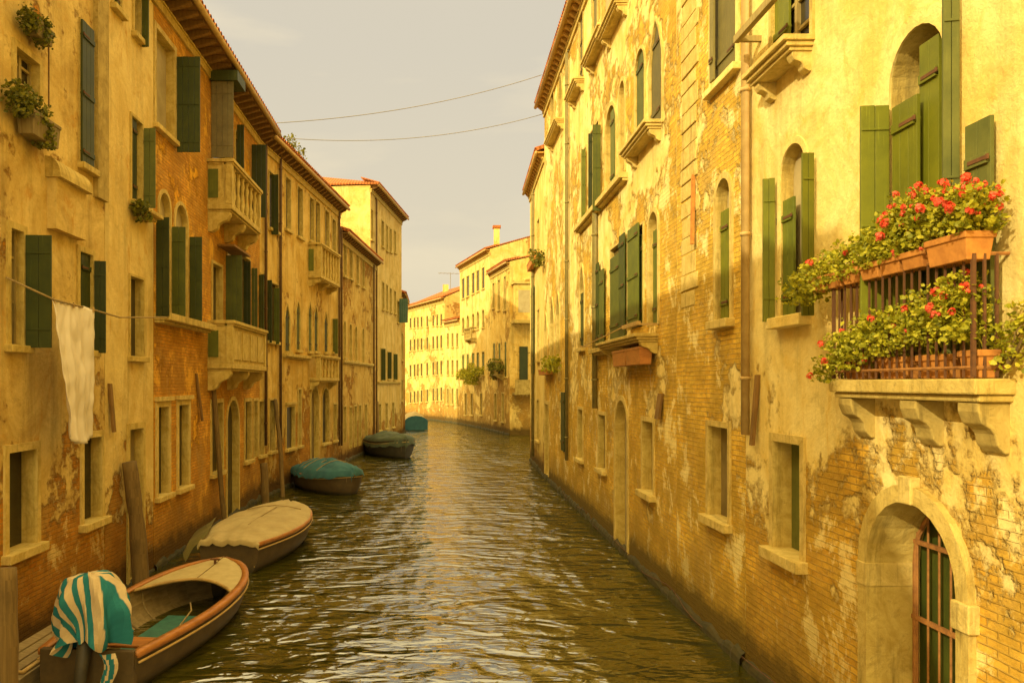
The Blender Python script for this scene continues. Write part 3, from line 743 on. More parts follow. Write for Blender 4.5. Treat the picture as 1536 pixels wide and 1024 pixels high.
m = MB(); s0, s1 = wR.s(1140), wR.s(1229); z = wR.z(wR.s(1180), 18); wR.box(m, s1, s0, z - .05, z + .05, .3, .38); wR.box(m, s0 - .06, s0, z - .04, z + .04, -.02, .3); wR.box(m, s1, s1 + .06, z - .04, z + .04, -.02, .3)
m.build('drying_bar', M['sash'], N1.root)
N1.win(1172, 1209, 216, 474, arch=1, frame=.09, sill=1.3, depth=.3, fmat='near_right', proud=.02, pane='blind',
       shut=[(1168.5, 1145, 267, 482, 'p', 'lime', 8), (1170, 1194, 300, 474, 'c', 'green_b'), (1228, 1203, 229, 473, 'p', 'lime', -4)])
N1.win_m(wR.s(1420), wR.s(1337), 4.25, 7.62, arch=1, frame=.16, sill=0, depth=.32, fmat='near_right', proud=.025, pane='green', kind='door',
       shut=[(1342, 1293, 157, 520, 'p', 'lime', 6), (1343, 1381, 152, 500, 'f', 'lime'), (1384, 1414, 60, 600, 'c', 'lime'), (1449, 1417, -30, 560, 'p', 'green_grey', 12), (1453, 1492, 182, 560, 'f', 'green_grey')])
N1.win(1162, 1203, 664, 830, frame=.11, sill=1.3, depth=.42, fmat='stone_pale', pane='green_grey')
# arched water gate
gs0, gs1 = wR.s(1445), wR.s(1309); gp, gz = outline(gs0, gs1, .25, 3.05, 1)
N1.ops.append((gs0, gs1, .25, 3.05, 1, .5))
m = MB(); m.prism([wR.P(*p, -.5) for p in gp], [wR.P(*p, -.53) for p in gp]); gate = m.build('water_gate', M['green'], N1.root)
ring_frame(wR, gp, gz, .17, .07, 1).build('frame', M['stone'], gate)
for s, o_ in ((gs0 - .21, .1), (gs1 - .012, .078)):
    m = MB(); wR.box(m, s, s + (.24 if o_ > .09 else .2), gz - .27, gz - .02, -.49, o_); m.build('impost', M['stone_pale'], gate, bevel=.012)
c = (gs0 + gs1) / 2; m = MB(); wR.box(m, c - .1, c + .1, 3.035, 3.3, -.01, .1); m.build('keystone', M['stone_pale'], gate, bevel=.012)
m = MB(); n = 8; cg = (gs0 + gs1) / 2; rg = (gs1 - gs0) / 2
for i in range(n):
    s = gs0 + (gs1 - gs0) * (i + .5) / n; zt = gz + math.sqrt(max(0, rg * rg - (s - cg) ** 2)) - .03
    m.tube([wR.P(s, .28, -.42), wR.P(s, zt, -.42)], .012, 6)
for zz in (.8, 1.75, gz + .22): 
    hw = rg if zz < gz else math.sqrt(rg * rg - (zz - gz) ** 2); wR.box(m, cg - hw + .01, cg + hw - .01, zz - .022, zz + .022, -.44, -.4)
pts = [wR.P(cg + (rg - .05) * math.cos(k * math.pi / 14), gz + (rg - .05) * math.sin(k * math.pi / 14), -.42) for k in range(15)]
m.tube([wR.P(gs1 - .05, .28, -.42), wR.P(gs1 - .05, gz, -.42)], .025, 6); m.tube([wR.P(gs0 + .05, .28, -.42), wR.P(gs0 + .05, gz, -.42)], .025, 6); m.tube(pts, .025, 6); m.build('grille', M['rust'], gate)
# flower balcony
OUT = .33; b0, b1 = 9.38, 11.75; ZR = 5.25            # s = y + 3 on this wall
m = MB(); wR.box(m, b0, b1, 4.11, 4.24, -.02, OUT); wR.box(m, b0 + .03, b1 - .03, 4.05, 4.108, -.02, OUT - .05)
fb = m.build('balcony', M['stone'], N1.root, bevel=.015)
for s in (b0 + .2, (b0 + b1) / 2 - .15, b1 - .2):
    m = MB(); bracket(m, wR, s, 4.047, OUT - .05, .42, .26); m.build('bracket', M['stone_dark'], fb, bevel=.015)
m = MB(); rd = OUT - .04
for z_ in (ZR, 4.33): m.tube([wR.P(b0 + .08, z_, .0), wR.P(b0 + .08, z_, rd), wR.P(b1 - .04, z_, rd), wR.P(b1 - .04, z_, 0)], .016, 6)
m.build('handrail', M['rust'], fb)
nb = 19
for i in range(nb + 1):
    s = b0 + .08 + (b1 - b0 - .12) * i / nb; m = MB(); th = .015 if i in (0, nb) else .008; wR.box(m, s - th, s + th, 4.25, ZR, rd - th, rd + th)
    m.build('railing_bar', M['iron'], fb)
for d in (.1, .2):
    for s in (b0 + .08, b1 - .04): m = MB(); wR.box(m, s - .01, s + .01, 4.25, ZR, d - .01, d + .01); m.build('railing_bar', M['iron'], fb)
N1.pipe(1118, -200, 652, 'pipe_gold', .06, .1)
N1.finish()

M1 = House('narrow peeling brick house with stone quoins and one bleached shutter', wM, 16.7, 'mid_right', side='R', eave_mat='beam_lit')
M1.win(1069, 1106, -60, 118, frame=.1, sill=1, depth=.12, fmat='near_right', shut=[(1067, 1073, -70, 122, 'f', 'olive'), (1071, 1105, -60, 116, 'c', 'olive')])
M1.win(1076, 1097, 268, 480, arch=1, frame=.1, sill=1.2, depth=.3, fmat='stone_pale', pane='blind', shut=[(1084, 1096, 315, 480, 'c', 'lime')])
M1.win(1064, 1094, 640, 778, frame=.09, sill=1.2, depth=.36, fmat='stone_pale', pane='wood_door')
m = MB(); k = 0; z = 5.6
while z < 16:
    hh = random.uniform(.26, .38); sa, sb = wM.s(1044), wM.s(1023); e = .13 * (k % 2) + random.uniform(-.05, .04); wM.box(m, sa - e, sb + random.uniform(-.03, .04), z, z + hh - random.uniform(.012, .04), -.02, random.uniform(.008, .03)); z += hh; k += 1
m.build('quoin', M['stone_pale'], M1.root, bevel=.015)
M1.finish()

F = House('long sunlit yellow house on the right with many tall green shutters and arched windows', wF, 16.6, 'far_right', side='R', eave_mat='beam_lit', over=.36)
F.win(976, 994, 30, 196, arch=2, frame=.09, sill=0, depth=.15, fmat='stone_pale', shut=[(977, 993, 45, 195, 'c', 'olive')])
F.win(954, 968, 75, 214, arch=1, frame=.07, sill=0, depth=.15, fmat='stone_pale', shut=[(955, 967, 85, 213, 'c', 'green_grey')])
sill_box(F, 952, 993, 205)
F.win(930, 938, 122, 262, arch=1, frame=.1, sill=0, depth=.3, pane='blind', fmat='stone_pale')
F.win(909, 925, 160, 285, arch=1, frame=.1, sill=0, depth=.3, pane='blind', fmat='stone_pale', shut=[(917.5, 923, 165, 284, 'c', 'green_grey')])
F.ledge(870, 942, 306, 'stone_pale', out=.22, th=.14)
F.win(886, 899, 192, 322, frame=.06, sill=0, shut=[(904, 889, 187, 316, 'p', 'green_b', 0), (891, 884, 200, 322, 'p', 'green', 0)], fmat='stone_pale')
F.win(873, 880, 226, 330, frame=.06, sill=0, shut=[(881, 872, 224, 330, 'p', 'green_b', 0)], fmat='stone_pale')
F.win(903, 925, -90, 10, frame=.08, sill=0, pane='blind', fmat='stone_pale', depth=.18); sill_box(F, 914, 942, 26)
F.win(890, 897, -70, 65, frame=.08, sill=0, depth=.12, shut=[(890, 897, -70, 65, 'c', 'olive')], fmat='stone_pale'); sill_box(F, 889, 917, 66)
F.win(870, 875.5, 18, 120, frame=.07, sill=0, depth=.12, shut=[(870, 875.5, 16, 120, 'c', 'olive')], fmat='stone_pale'); sill_box(F, 862, 877, 132)
for a, b, y0, y1 in ((827, 832, 128, 194), (838.5, 844, 110, 188)): F.win(a, b, y0, y1, arch=2, frame=.1, sill=0, depth=.3, pane='dull_glass', fmat='stone_pale')
sill_box(F, 829, 846, 196)
# row of green shutters over the water
F.win(974, 988, 318, 488, arch=1, frame=.1, sill=0, depth=.3, fmat='stone_pale', pane='blind', shut=[(982, 988, 345, 486, 'c', 'green_b')])
F.win(943, 966, 345, 492, frame=.05, sill=0, depth=.14, fmat='stone_pale', shut=[(943, 959, 340, 490, 'f', 'green_b'), (960, 968, 352, 488, 'c', 'green_grey')])
F.win(917, 937, 368, 505, frame=.05, sill=0, depth=.14, fmat='stone_pale', shut=[(917, 930, 384, 508, 'f', 'green_b'), (930, 938, 352, 505, 'f', 'green')])
F.win(895, 906, 410, 522, frame=.05, sill=0, depth=.14, fmat='stone_pale', shut=[(895, 899, 395, 520, 'f', 'green'), (900, 906.5, 405, 522, 'f', 'green_b')])
F.win(870, 877, 398, 522, arch=2, frame=.08, sill=1, depth=.25, fmat='stone_pale', pane='glass', shut=[(870.5, 876.5, 440, 521, 'c', 'green')])
sill_box(F, 922, 988, 508, .5, 'stone'); F.ledge(895, 917, 522, 'stone', out=.25)
for a, b, y0, y1 in ((835, 840, 440, 535), (826, 831.5, 448, 538), (815.5 + 2, 821, 470, 552)): F.win(a, b, y0, y1, arch=2, frame=.1, sill=1, depth=.25, fmat='stone_pale', pane='glass')
F.win(965, 981, 632, 738, frame=.1, sill=1.2, depth=.34, fmat='stone_pale', pane='wood_door', head=0)
F.win(924, 942, 600, 838, arch=1, frame=.13, sill=0, depth=.42, fmat='stone_pale', pane='blind', kind='door')
F.win(899, 909, 622, 704, frame=.1, sill=1, depth=.25, fmat='stone_pale')
F.win(868, 875, 614, 688, frame=.1, sill=1, depth=.25, fmat='stone_pale')
F.win(842.5, 847.5, 590, 676, frame=.06, sill=0, depth=.15, shut=[(842.5, 847.5, 588, 676, 'f', 'green')])
F.win(818, 823, 606, 712, frame=.14, sill=0, depth=.3, kind='door', pane='wood_door', fmat='stone_pale')
F.pipe(892, 300, 612, 'pipe_green', .075, .1); F.pipe(850, 80, 690, 'pipe_green', .06, .1)
F.finish()

NN = House('narrow gold house with a boxy cornice at the far end of the right row', wN, 14.6, 'end_right', side='R', eave_mat='beam_lit', over=.32, depth=6)
for a, b, y0, y1 in ((806.5, 809.5, 330, 380), (806.5, 809.5, 465, 540), (806, 809, 600, 660)): NN.win(a, b, y0, y1, frame=.09, depth=.2, fmat='stone_pale', pane='dull_glass')
NN.win(797.5, 801, 520, 545, frame=.06, depth=.2, shut=[(801, 797.5, 430, 560, 'f', 'green')]); NN.pipe(799, 290, 684, 'pipe_green', .07, .1)
NN.finish()

# ------------------------------------------------------------------ far bend
wG1 = Wall((6.2, 65), (5.1, 71.98), 'R'); wG2 = Wall((5.1, 72), (2.75, 83), 'R'); wF0 = Wall((2.75, 83.02), (1.25, 87.3), 'R'); wF1 = Wall((1.25, 87.32), (-3.6, 100), 'R'); wF2 = Wall((-3.62, 100.02), (-14, 114), 'R')
G1 = House('gold house at the right bend with box balconies on its end wall', wG1, 14.0, 'distant_b', side='R', eave_mat='beam_lit', over=.3, depth=8, pitch=.22)
for a, b, y0, y1 in ((739, 742, 425, 462), (747, 750, 420, 465), (756, 759, 415, 465), (740, 743, 515, 560), (748, 751, 515, 562), (757, 760, 513, 565), (742, 745, 590, 630), (753, 756, 590, 632)):
    G1.win(a, b, y0, y1, frame=.1, depth=.2, shut=[(a, b, y0, y1, 'c', 'green_b')] if 500 < y0 < 580 else (), fmat='stone_pale')
stone_balcony(G1, 2.2, 4.6, 5.0, 6.1, .6, 5, panel=False, nbr=2, brh=.3, mat='stone_dark')
# end wall towards the camera, with its bay and balcony
wq = Wall((6.2 + 7, 65.9), (6.2, 65 - .03), 'R')
m = MB(); L = wq.L
wq.box(m, L - 1.9, L - .25, 9.3, 12.2, -.02, .9); bay = m.build('bay', M['distant_b'], G1.root)
m = MB(); wq.box(m, L - 2.05, L - .1, 9.05, 9.298, -.02, 1.05); m.build('bay_floor', M['stone'], bay); m = MB(); wq.box(m, L - 2.05, L - .1, 12.202, 12.36, -.02, 1.05); m.build('bay_cornice', M['stone'], bay)
m = MB(); wq.box(m, L - 1.75, L - .5, 9.9, 11.7, .89, .915); m.build('glazing', M['blind'], bay)
m = MB(); wq.box(m, L - 2.05, L - .2, 3.3, 3.5, -.02, .9); wq.box(m, L - 2.0, L - .25, 3.502, 4.5, .8, .86); lb = m.build('balcony', M['stone_dark'], G1.root)
m = MB(); wq.box(m, L - 1.5, L - .8, 4.0, 7.2, .0, .05); m.build('shutter', M['green'], G1.root)
G1.finish()
G2 = House('tall cream house at the bend with a white chimney and five top windows', wG2, 16.2, 'distant_a', side='R', eave_mat='beam_lit', over=.4, depth=9, pitch=.3)
for px in (695, 702, 710, 717, 725):
    G2.win(px - 1.9, px + 1.9, 418 - (px - 695) * .55, 448 - (px - 695) * .5, frame=.08, depth=.1, fmat='stone_pale')
    G2.win(px - 1.6, px + 1.6, 476 - (px - 695) * .4, 500 - (px - 695) * .3, arch=1, frame=.1, depth=.2, fmat='stone_pale', pane='glass')
    G2.win(px - 1.6, px + 1.6, 532 - (px - 695) * .15, 562, frame=.1, depth=.2, fmat='stone_pale', shut=[(px - 1.6, px + 1.6, 531, 562, 'c', 'green_b')])
for px in (699, 708, 722): G2.win(px - 1.6, px + 1.6, 590, 622, frame=.1, depth=.2, fmat='stone_pale', pane='wood_door')
stone_balcony(G2, 4.6, 7.2, 8.6, 9.6, .6, 5, panel=False, nbr=2, brh=.3, mat='stone_dark')
m = MB(); c = wG2.P(5.3, 0, -2.2); m.box((c.x, c.y, 18.1), (.27, 0, 0), (0, .27, 0), (0, 0, 1.2)); ch = m.build('chimney', M['distant_a'], G2.root)
m = MB(); m.box((c.x, c.y, 19.36), (.38, 0, 0), (0, .38, 0), (0, 0, .12)); m.build('chimney_cap', M['tile'], ch)
G2.finish()
F0 = House('low cream house between the chimneyed tall house and the orange roofed house', wF0, 10.8, 'distant_a', side='R', eave_mat='beam_lit', over=.25, depth=7, pitch=.15)
for px in (672, 679, 686):
    for y0, y1 in ((500, 520), (540, 562), (583, 606)): F0.win(px - 1.3, px + 1.3, y0, y1, frame=.1, depth=.2, fmat='stone_pale')
F0.finish()
F1 = House('wide orange roofed house across the far bend with three rows of dark windows', wF1, 13.5, 'distant_c', side='R', eave_mat='beam_lit', over=.4, depth=10, pitch=.42, brackets=.9)
for px in (616, 622, 627, 632.5, 641, 650, 656, 662):
    for y0, y1 in ((474, 490), (506, 524), (544, 563), (584, 602)): F1.win(px - 1.3, px + 1.3, y0 + (640 - px) * .14, y1 + (640 - px) * .08, frame=.07, depth=.1, fmat='stone_pale')
m = MB(); c = wF1.P(2.2, 0, -3.5); m.box((c.x, c.y, 15.4), (.5, 0, 0), (0, .4, 0), (0, 0, .9)); m.build('chimney', M['distant_c'], F1.root)
m = MB(); c = wF1.P(8.5, 0, -3.5); m.box((c.x, c.y, 15.2), (.35, 0, 0), (0, .35, 0), (0, 0, .9)); m.build('chimney', M['distant_c'], F1.root)
F1.finish()
F2 = House('farthest cream house glimpsed beyond the left corner of the bend', wF2, 12.5, 'distant_c', side='R', eave_mat='beam_lit', over=.35, depth=8, brackets=.9)
F2.finish()

# ------------------------------------------------------------------ boats
class Boat:
    def __init__(b, label, stern, bow, beam, H, group='boats moored along the left wall', name='rowing_boat', cat='boat', draft=.22, transom=.7, hull='hull', rail='rail'):
        b.o = Vector((*stern, 0)); v = Vector((*bow, 0)) - b.o; b.L = v.length; b.t = v.normalized(); b.n = Vector((b.t.y, -b.t.x, 0))
        b.B, b.H, b.tr, b.dr = beam / 2, H, transom, draft
        c = b.o + b.t * b.L / 2; b.root = thing(name, (c.x, c.y, 0), label, cat, group)
        N = 22; m = MB(); K = 7
        rs = [[b.sec(i / N, -1 + 2 * k / (2 * K), 0) for k in range(2 * K + 1)] for i in range(N + 1)]
        m.rings(rs, caps=False, closed=False); m.face(rs[0])
        rs2 = [[b.sec(.012 + .965 * i / N, -1 + 2 * k / (2 * K), .05) for k in range(2 * K + 1)] for i in range(N + 1)]
        m.rings(rs2, 1, caps=False, closed=False); m.face(rs2[0], 1)
        m.build('hull', [M[hull], M['boat_inside']], b.root, True)
        m = MB()                                           # rail round the sheer
        for sd in (-1, 1):
            q = [[b.edge(i / N, sd, o, z) for o, z in ((-.09, .0), (.035, .0), (.04, -.05), (.03, -.09), (-.0, -.09), (-.09, -.03))] for i in range(N + 1)]
            m.rings(q)
        m.build('gunwale', M[rail], b.root, True)
        m = MB()
        for sd in (-1, 1): m.tube([b.edge(i / N, sd, .03, -.15) for i in range(N + 1)], .018, 6)
        m.build('rubbing_strake', M['rail_pale'], b.root, True)
    def wid(b, u):
        f = b.tr + (1 - b.tr) * math.sin(min(u / .5, 1) * math.pi / 2)
        if u > .5: f *= max(0.0, 1 - ((u - .5) / .5) ** 2.6) ** .62
        return b.B * f
    def sheer(b, u): return b.H * (1 + .28 * max(0, u - .35) ** 2 / .42 + .06 * (1 - u))
    def pt(b, u, x, z): return b.o + b.t * (u * b.L) + b.n * x + Vector((0, 0, z))
    def edge(b, u, sd, o, z): return b.pt(u, sd * max(.0, b.wid(u) + o), b.sheer(u) + z) + b.t * (max(o, 0) * .8 if u > .97 else 0)
    def sec(b, u, k, inset):
        """hull section: k -1..1 from port sheer round the keel to starboard sheer"""
        a = abs(k); wd = max(0, b.wid(u) - inset); bot = -b.dr + inset * 1.5 + .35 * max(0, u - .7) ** 2 * 4
        top = b.sheer(u) - inset * .1; f = (1 - (1 - a) ** 2.3) ** .75 if a < 1 else 1
        return b.pt(u - (.06 * (1 - a) * (u > .5) * (u - .5) * 2), math.copysign(wd * min(1, f), k), bot + (top - bot) * a ** 1.7)
    def tarp(b, mat, ridge, u0=.0, u1=1.0, sag=.05, over=.06, drop=.14, seams=3, name='tarpaulin', seed=0, wr=.07):
        m = MB(); N, K = 34, 20; rs = []
        for i in range(N + 1):
            u = u0 + (u1 - u0) * i / N; r = []
            for k in range(K + 1):
                x = -1 + 2 * k / K; wd = b.wid(min(u, 1)) + over; e = abs(x)
                hgt = b.sheer(u) + .03 + ridge * (math.sin(math.pi * min(1, max(0, .08 + .86 * (u - u0) / (u1 - u0)))) ** .8) * (1 - e ** 1.7)
                hgt -= sag * (.5 + .5 * math.sin(u * 2 * math.pi * seams)) * (1 - e * e)
                hgt += wr * (.5 - abs(noise.noise(Vector((u * 5 + x * 1.5, x * 2.2 - u * 3, seed)))) * 1.6) * (1 - e ** 4) + .035 * noise.noise(Vector((u * 9, x * 3, seed))) + .014 * noise.noise(Vector((u * 22, x * 9, seed + 4)))
                if e > .93: hgt -= drop * (.75 + .5 * noise.noise(Vector((u * 13, x, seed)))) * (1 if e == 1 else .3)
                r.append(b.pt(u, x * wd, hgt))
            rs.append(r)
        rs = [[p - Vector((0, 0, drop * 1.3)) - b.t * .04 for p in rs[0]], [p - Vector((0, 0, drop * .25)) - b.t * .05 for p in rs[0]]] + rs + [[p - Vector((0, 0, drop)) + b.t * .05 for p in rs[-1]]]
        m.rings(rs, caps=False, closed=False); o = m.build(name, mat, b.root, True)
        return o

def hull_mat(name, a, b, c):
    t = NT(name); z = t.sep(t.uv)[1]; n = t.noise(t.obj, 4, 7, .7)
    col = t.mix(t.rng(n, .35, .68), a, b); low = t.rng(t.math('ADD', z, t.math('MULTIPLY', n, .25)), .12, .3, 1, 0)
    return t.out(t.mix(low, col, c), .6, t.bump(n, .3, .01), .4)
M['hull'] = hull_mat('worn_wooden_hull', (.1, .066, .02), (.06, .038, .011), (.025, .022, .009))
M['hull_dark'] = hull_mat('dark_hull', (.06, .05, .025), (.035, .03, .016), (.02, .018, .01))
M['hull_teal'] = hull_mat('teal_hull', (.05, .11, .075), (.035, .08, .055), (.03, .05, .03))
M['boat_inside'] = wood_mat('boat_inside_planks', (.3, .22, .09), (.17, .12, .045), .75, (.9, 9, 1))
M['rail'] = wood_mat('orange_varnished_rail', (.46, .19, .04), (.3, .11, .022), .45, (2, 8, 1))
M['rail_pale'] = wood_mat('pale_worn_rail', (.5, .34, .11), (.36, .22, .06), .6, (2, 8, 1))
M['deck'] = plain_mat('buff_deck_paint', (.5, .4, .17), (.4, .31, .12), 5, .65, .25)
M['floor_teal'] = plain_mat('teal_floor_board', (.045, .16, .11), (.03, .1, .075), 6, .7, .3)
def tarp_mat(name, a, b, line=None):
    t = NT(name); n = t.noise(t.obj, 2.2, 7, .65); f = t.noise(t.obj, 60, 3, .6)
    c = t.mix(t.rng(n, .36, .66), a, b)
    return t.out(c, .72, t.bump(t.math('ADD', n, t.math('MULTIPLY', f, .1)), .5, .03), .3)
M['tarp_beige'] = tarp_mat('beige_canvas', (.46, .36, .15), (.36, .27, .1))
M['tarp_olive'] = tarp_mat('olive_canvas', (.22, .19, .05), (.15, .13, .035))
M['tarp_teal'] = tarp_mat('teal_tarpaulin', (.045, .15, .15), (.03, .1, .115))
M['tarp_dark'] = tarp_mat('grey_green_tarpaulin', (.1, .12, .06), (.055, .075, .05))

b1 = Boat('open wooden boat with an orange rail, pale foredeck and teal floor', (-4.68, 10.85), (-4.2, 16.1), 1.95, .56)
m = MB(); rs = []                                          # foredeck with a curved after edge
for i in range(15):
    f = i / 14; r = []
    for k in range(13):
        x = -1 + 2 * k / 12; u0_ = .60 + .12 * (1 - x * x); u = u0_ + (.985 - u0_) * f
        r.append(b1.pt(u, x * max(0, b1.wid(u) - .05), b1.sheer(u) - .035 + .05 * (1 - x * x)))
    rs.append(r)
m.rings(rs, caps=False, closed=False); m.rings([[p - Vector((0, 0, .035)) for p in r] for r in rs], caps=False, closed=False)
dk = m.build('foredeck', M['deck'], b1.root, True)
m = MB(); q_ = b1.pt(.9, 0, b1.sheer(.9) + .06); m.box(q_, b1.t * .02, b1.n * .02, (0, 0, .04)); m.box(q_ + Vector((0, 0, .045)), b1.t * .03, b1.n * .09, (0, 0, .012)); m.build('cleat', M['iron'], dk)
m = MB(); m.tube([rs[0][k] + Vector((0, 0, -.01)) for k in range(13)], .03, 6); m.build('deck_trim', M['rail_pale'], dk, True)
m = MB(); m.tube([rs[i][6] + Vector((0, 0, .005)) for i in range(15)], .008, 4); m.build('deck_seam', M['pole'], dk)
m = MB(); m.box(b1.pt(.36, .05, .04), b1.t * 1.55, b1.n * .42, (0, 0, .02)); m.build('floor_board', M['floor_teal'], b1.root)
m = MB(); u = .16; m.box(b1.pt(u, 0, b1.sheer(u) - .16), b1.t * .2, b1.n * (b1.wid(u) - .07), (0, 0, .02)); m.build('thwart', M['rail'], b1.root, bevel=.008)
m = MB(); m.box(b1.pt(.0, 0, b1.H * .66), b1.t * .05, b1.n * (b1.wid(0) - .02), (0, 0, b1.H * .42)); m.build('transom', M['hull'], b1.root, bevel=.01)
for f in (.3, .42, .54, .66):
    m = MB(); m.tube([b1.sec(f, -1 + 2 * k / 16, .06) for k in range(17)], .02, 5); m.build('rib', M['boat_inside'], b1.root)
m = MB(); m.tube([b1.pt(.62, .1, .34), b1.pt(.56, .25, .3), b1.pt(.5, .15, .1), b1.pt(.46, .4, .12), b1.pt(.45, .75, .4)], .014, 6)
tag(m.build('mooring_rope', M['rope'], None, True), 'loose rope lying inside the open wooden boat under its foredeck', 'rope')

# outboard motor tilted on the transom, wrapped in a striped cloth
mc = b1.pt(.0, .0, 0); mot = thing('outboard_motor', (mc.x, mc.y, .3), 'outboard motor hidden under the striped cloth at the open boat stern', 'motor')
m = MB(); m.box(mc + Vector((0, .06, .98)), (.17, 0, 0), (0, .2, .03), (0, -.03, .24)); m.build('cowling', M['hull_dark'], mot, bevel=.06)
m = MB(); m.tube([mc + Vector((0, -.05, .85)), mc + Vector((0, -.22, .4)), mc + Vector((0, -.34, -.2))], [.11, .09, .07], 8); m.build('leg', M['hull_dark'], mot, True)
m = MB(); m.box(mc + Vector((0, .05, .66)), (.14, 0, 0), (0, .09, 0), (0, 0, .14)); m.build('clamp', M['iron'], mot, bevel=.02)
def stripe_mat():
    t = NT('striped_cotton'); x = t.sep(t.uv)[0]
    n = t.noise(t.uv, 1.7, 4); f = t.math('FRACT', t.math('ADD', t.math('MULTIPLY', x, 7.6), t.math('MULTIPLY', n, .5)))
    s_ = t.math('MULTIPLY', t.rng(f, .0, .03), t.rng(f, .5, .53, 1, 0)); d = t.noise(t.uv, 3, 7, .7)
    c = t.mix(s_, t.mix(t.rng(d, .35, .7), (.62, .5, .28), (.46, .34, .17)), t.mix(t.rng(d, .35, .7), (.028, .19, .2), (.02, .125, .14)))
    w = t.noise(t.uv, 90, 2); return t.out(c, .9, t.bump(w, .15, .004), .1)
M['stripe'] = stripe_mat()
m = MB(); NT_, NV = 64, 26; cx = mc + Vector((-.02, .05, 0)); pr = []
for j in range(NV + 1):
    v = j / NV; row = []
    for i in range(NT_ + 1):
        a = 2 * math.pi * i / NT_
        ca, sa_ = math.cos(a), math.sin(a)
        lump = .1 * noise.noise(Vector((ca * 1.3, sa_ * 1.3, v * 2 + 3))) + .05 * noise.noise(Vector((ca * 3.5, sa_ * 3.5, v * 4)))
        rr = (math.sin(min(1, v * 1.25) * math.pi / 2) ** .62) * (.43 - .04 * max(0, v - .6))
        fold = (max(0, v - .08) ** .8) * (.13 * (1 - 2 * abs(math.sin(a * 3.5 + 1.4 * v + .5 * math.sin(2 * a)))) + .05 * (1 - 2 * abs(math.sin(a * 6 + 1.3 - 3 * v)))) + lump * (.3 + v)
        zz = 1.62 - .3 * v ** 1.6 - .86 * max(0, v - .22) ** 1.05 + lump * .5
        zz += v * (.1 * ca - .08 * sa_) * (1 - .3 * v) + v * v * (.09 * math.sin(a * 3 + .7) + .05 * math.sin(a * 8))
        row.append(cx + Vector(((rr + fold) * ca * 1.12 + .06 * v, (rr + fold) * sa_ * .95, zz)))
    pr.append(row)
for j in range(NV):
    for i in range(NT_):
        uvq = [(3.1 * ii / NT_ * (.45 + .55 * jj / NV) + .22 * (1 - ii / NT_) * 0, jj / NV) for ii, jj in ((i, j), (i + 1, j), (i + 1, j + 1), (i, j + 1))]
        uvq = [(math.sin(2 * math.pi * (ii / NT_) - 1.0) * .62 * (.35 + .65 * jj / NV) + .35 * jj / NV, jj / NV + math.cos(2 * math.pi * ii / NT_)) for ii, jj in ((i, j), (i + 1, j), (i + 1, j + 1), (i, j + 1))]
        m.face([pr[j][i], pr[j][i + 1], pr[j + 1][i + 1], pr[j + 1][i]], 0, uvq)
cl = m.build('motor_cloth', M['stripe'], None, True); tag(cl, 'teal and cream striped cloth draped over the motor of the open boat', 'cloth')
m = MB(); rs = []
for j in range(9):
    v = j / 8; c_ = mc + Vector((.42 + .05 * math.sin(v * 5), -.42 + .03 * v, .68 - .55 * v)); wd = .1 * (1 - .35 * v)
    rs.append([c_ + Vector((-wd, .02 * math.sin(v * 9), 0)), c_ + Vector((-wd * .2, -.05, 0)), c_ + Vector((wd, .03, .0))])
m.rings(rs, caps=False, closed=False); m.build('loose_corner', M['stripe'], cl, True)
m = MB()                                                    # plank skiff squeezed between the boat and the wall
sk = thing('wooden_skiff', (-5.7, 11.6, 0), 'low brown wooden skiff wedged between the striped cloth and the brick wall', 'boat', 'boats moored along the left wall')
for i in range(4):
    a, b_ = Vector((-6.1 + .13 * i, 10.6, .4 - .05 * i)), Vector((-5.85 + .1 * i, 13.3, .5 - .05 * i))
    m.prism([a, a + Vector((.15, 0, -.03)), a + Vector((.15, 0, -.3)), a + Vector((0, 0, -.3))], [b_, b_ + Vector((.13, 0, -.03)), b_ + Vector((.13, 0, -.3)), b_ + Vector((0, 0, -.3))])
m.build('planking', M['boat_inside'], sk)
m = MB(); m.tube([(-6.1, 10.6, .42), (-5.6, 10.9, .27), (-5.4, 13.1, .38)], .03, 6); m.build('gunwale', M['rail_pale'], sk, True)

b2 = Boat('rounded boat under a beige canvas cover with an orange rail', (-4.55, 17.8), (-4.15, 22.9), 2.15, .64, transom=.62)
o = b2.tarp(M['tarp_beige'], .16, -.005, .985, .03, .04, .1, 2, seed=3)
m = MB(); m.tube([b2.pt(.74, x * b2.wid(.74) * .9, b2.sheer(.74) + .06 + .15 * (1 - abs(x) ** 1.7)) for x in (-.9, -.5, 0, .4, .8)], .012, 5)
m.tube([b2.pt(u, .04, b2.sheer(u) + .22 * math.sin(math.pi * (.08 + .86 * u)) ** .8 - .01) for u in (.25, .4, .55, .74)], .01, 5); m.build('seam_cord', M['rope'], o)
m = MB(); N = 10; A_ = b2.pt(.0, -b2.wid(.0) * .8, .78); B_ = b2.pt(.42, -b2.wid(.4) - .02, .84); rs = []
for i in range(N + 1):
    f = i / N; p = A_ * (1 - f) + B_ * f; rs.append([p + Vector((.02, 0, .03)), p + Vector((-.3 * math.sin(math.pi * (f * .8 + .1)) - .15, -.12, -.22 + .04 * math.sin(f * 9))), p + Vector((-.42 * math.sin(math.pi * (f * .7 + .2)) - .12, -.25, -.5 + .05 * math.sin(f * 7)))])
m.rings(rs, caps=False, closed=False); m.build('canvas_flap', M['tarp_olive'], b2.root, True)
m = MB(); m.tube([b2.pt(.03, .55, .68), b2.pt(.01, .56, .3), b2.pt(.0, .58, .12)], .014, 5); m.build('tie_cord', M['rope'], b2.root)

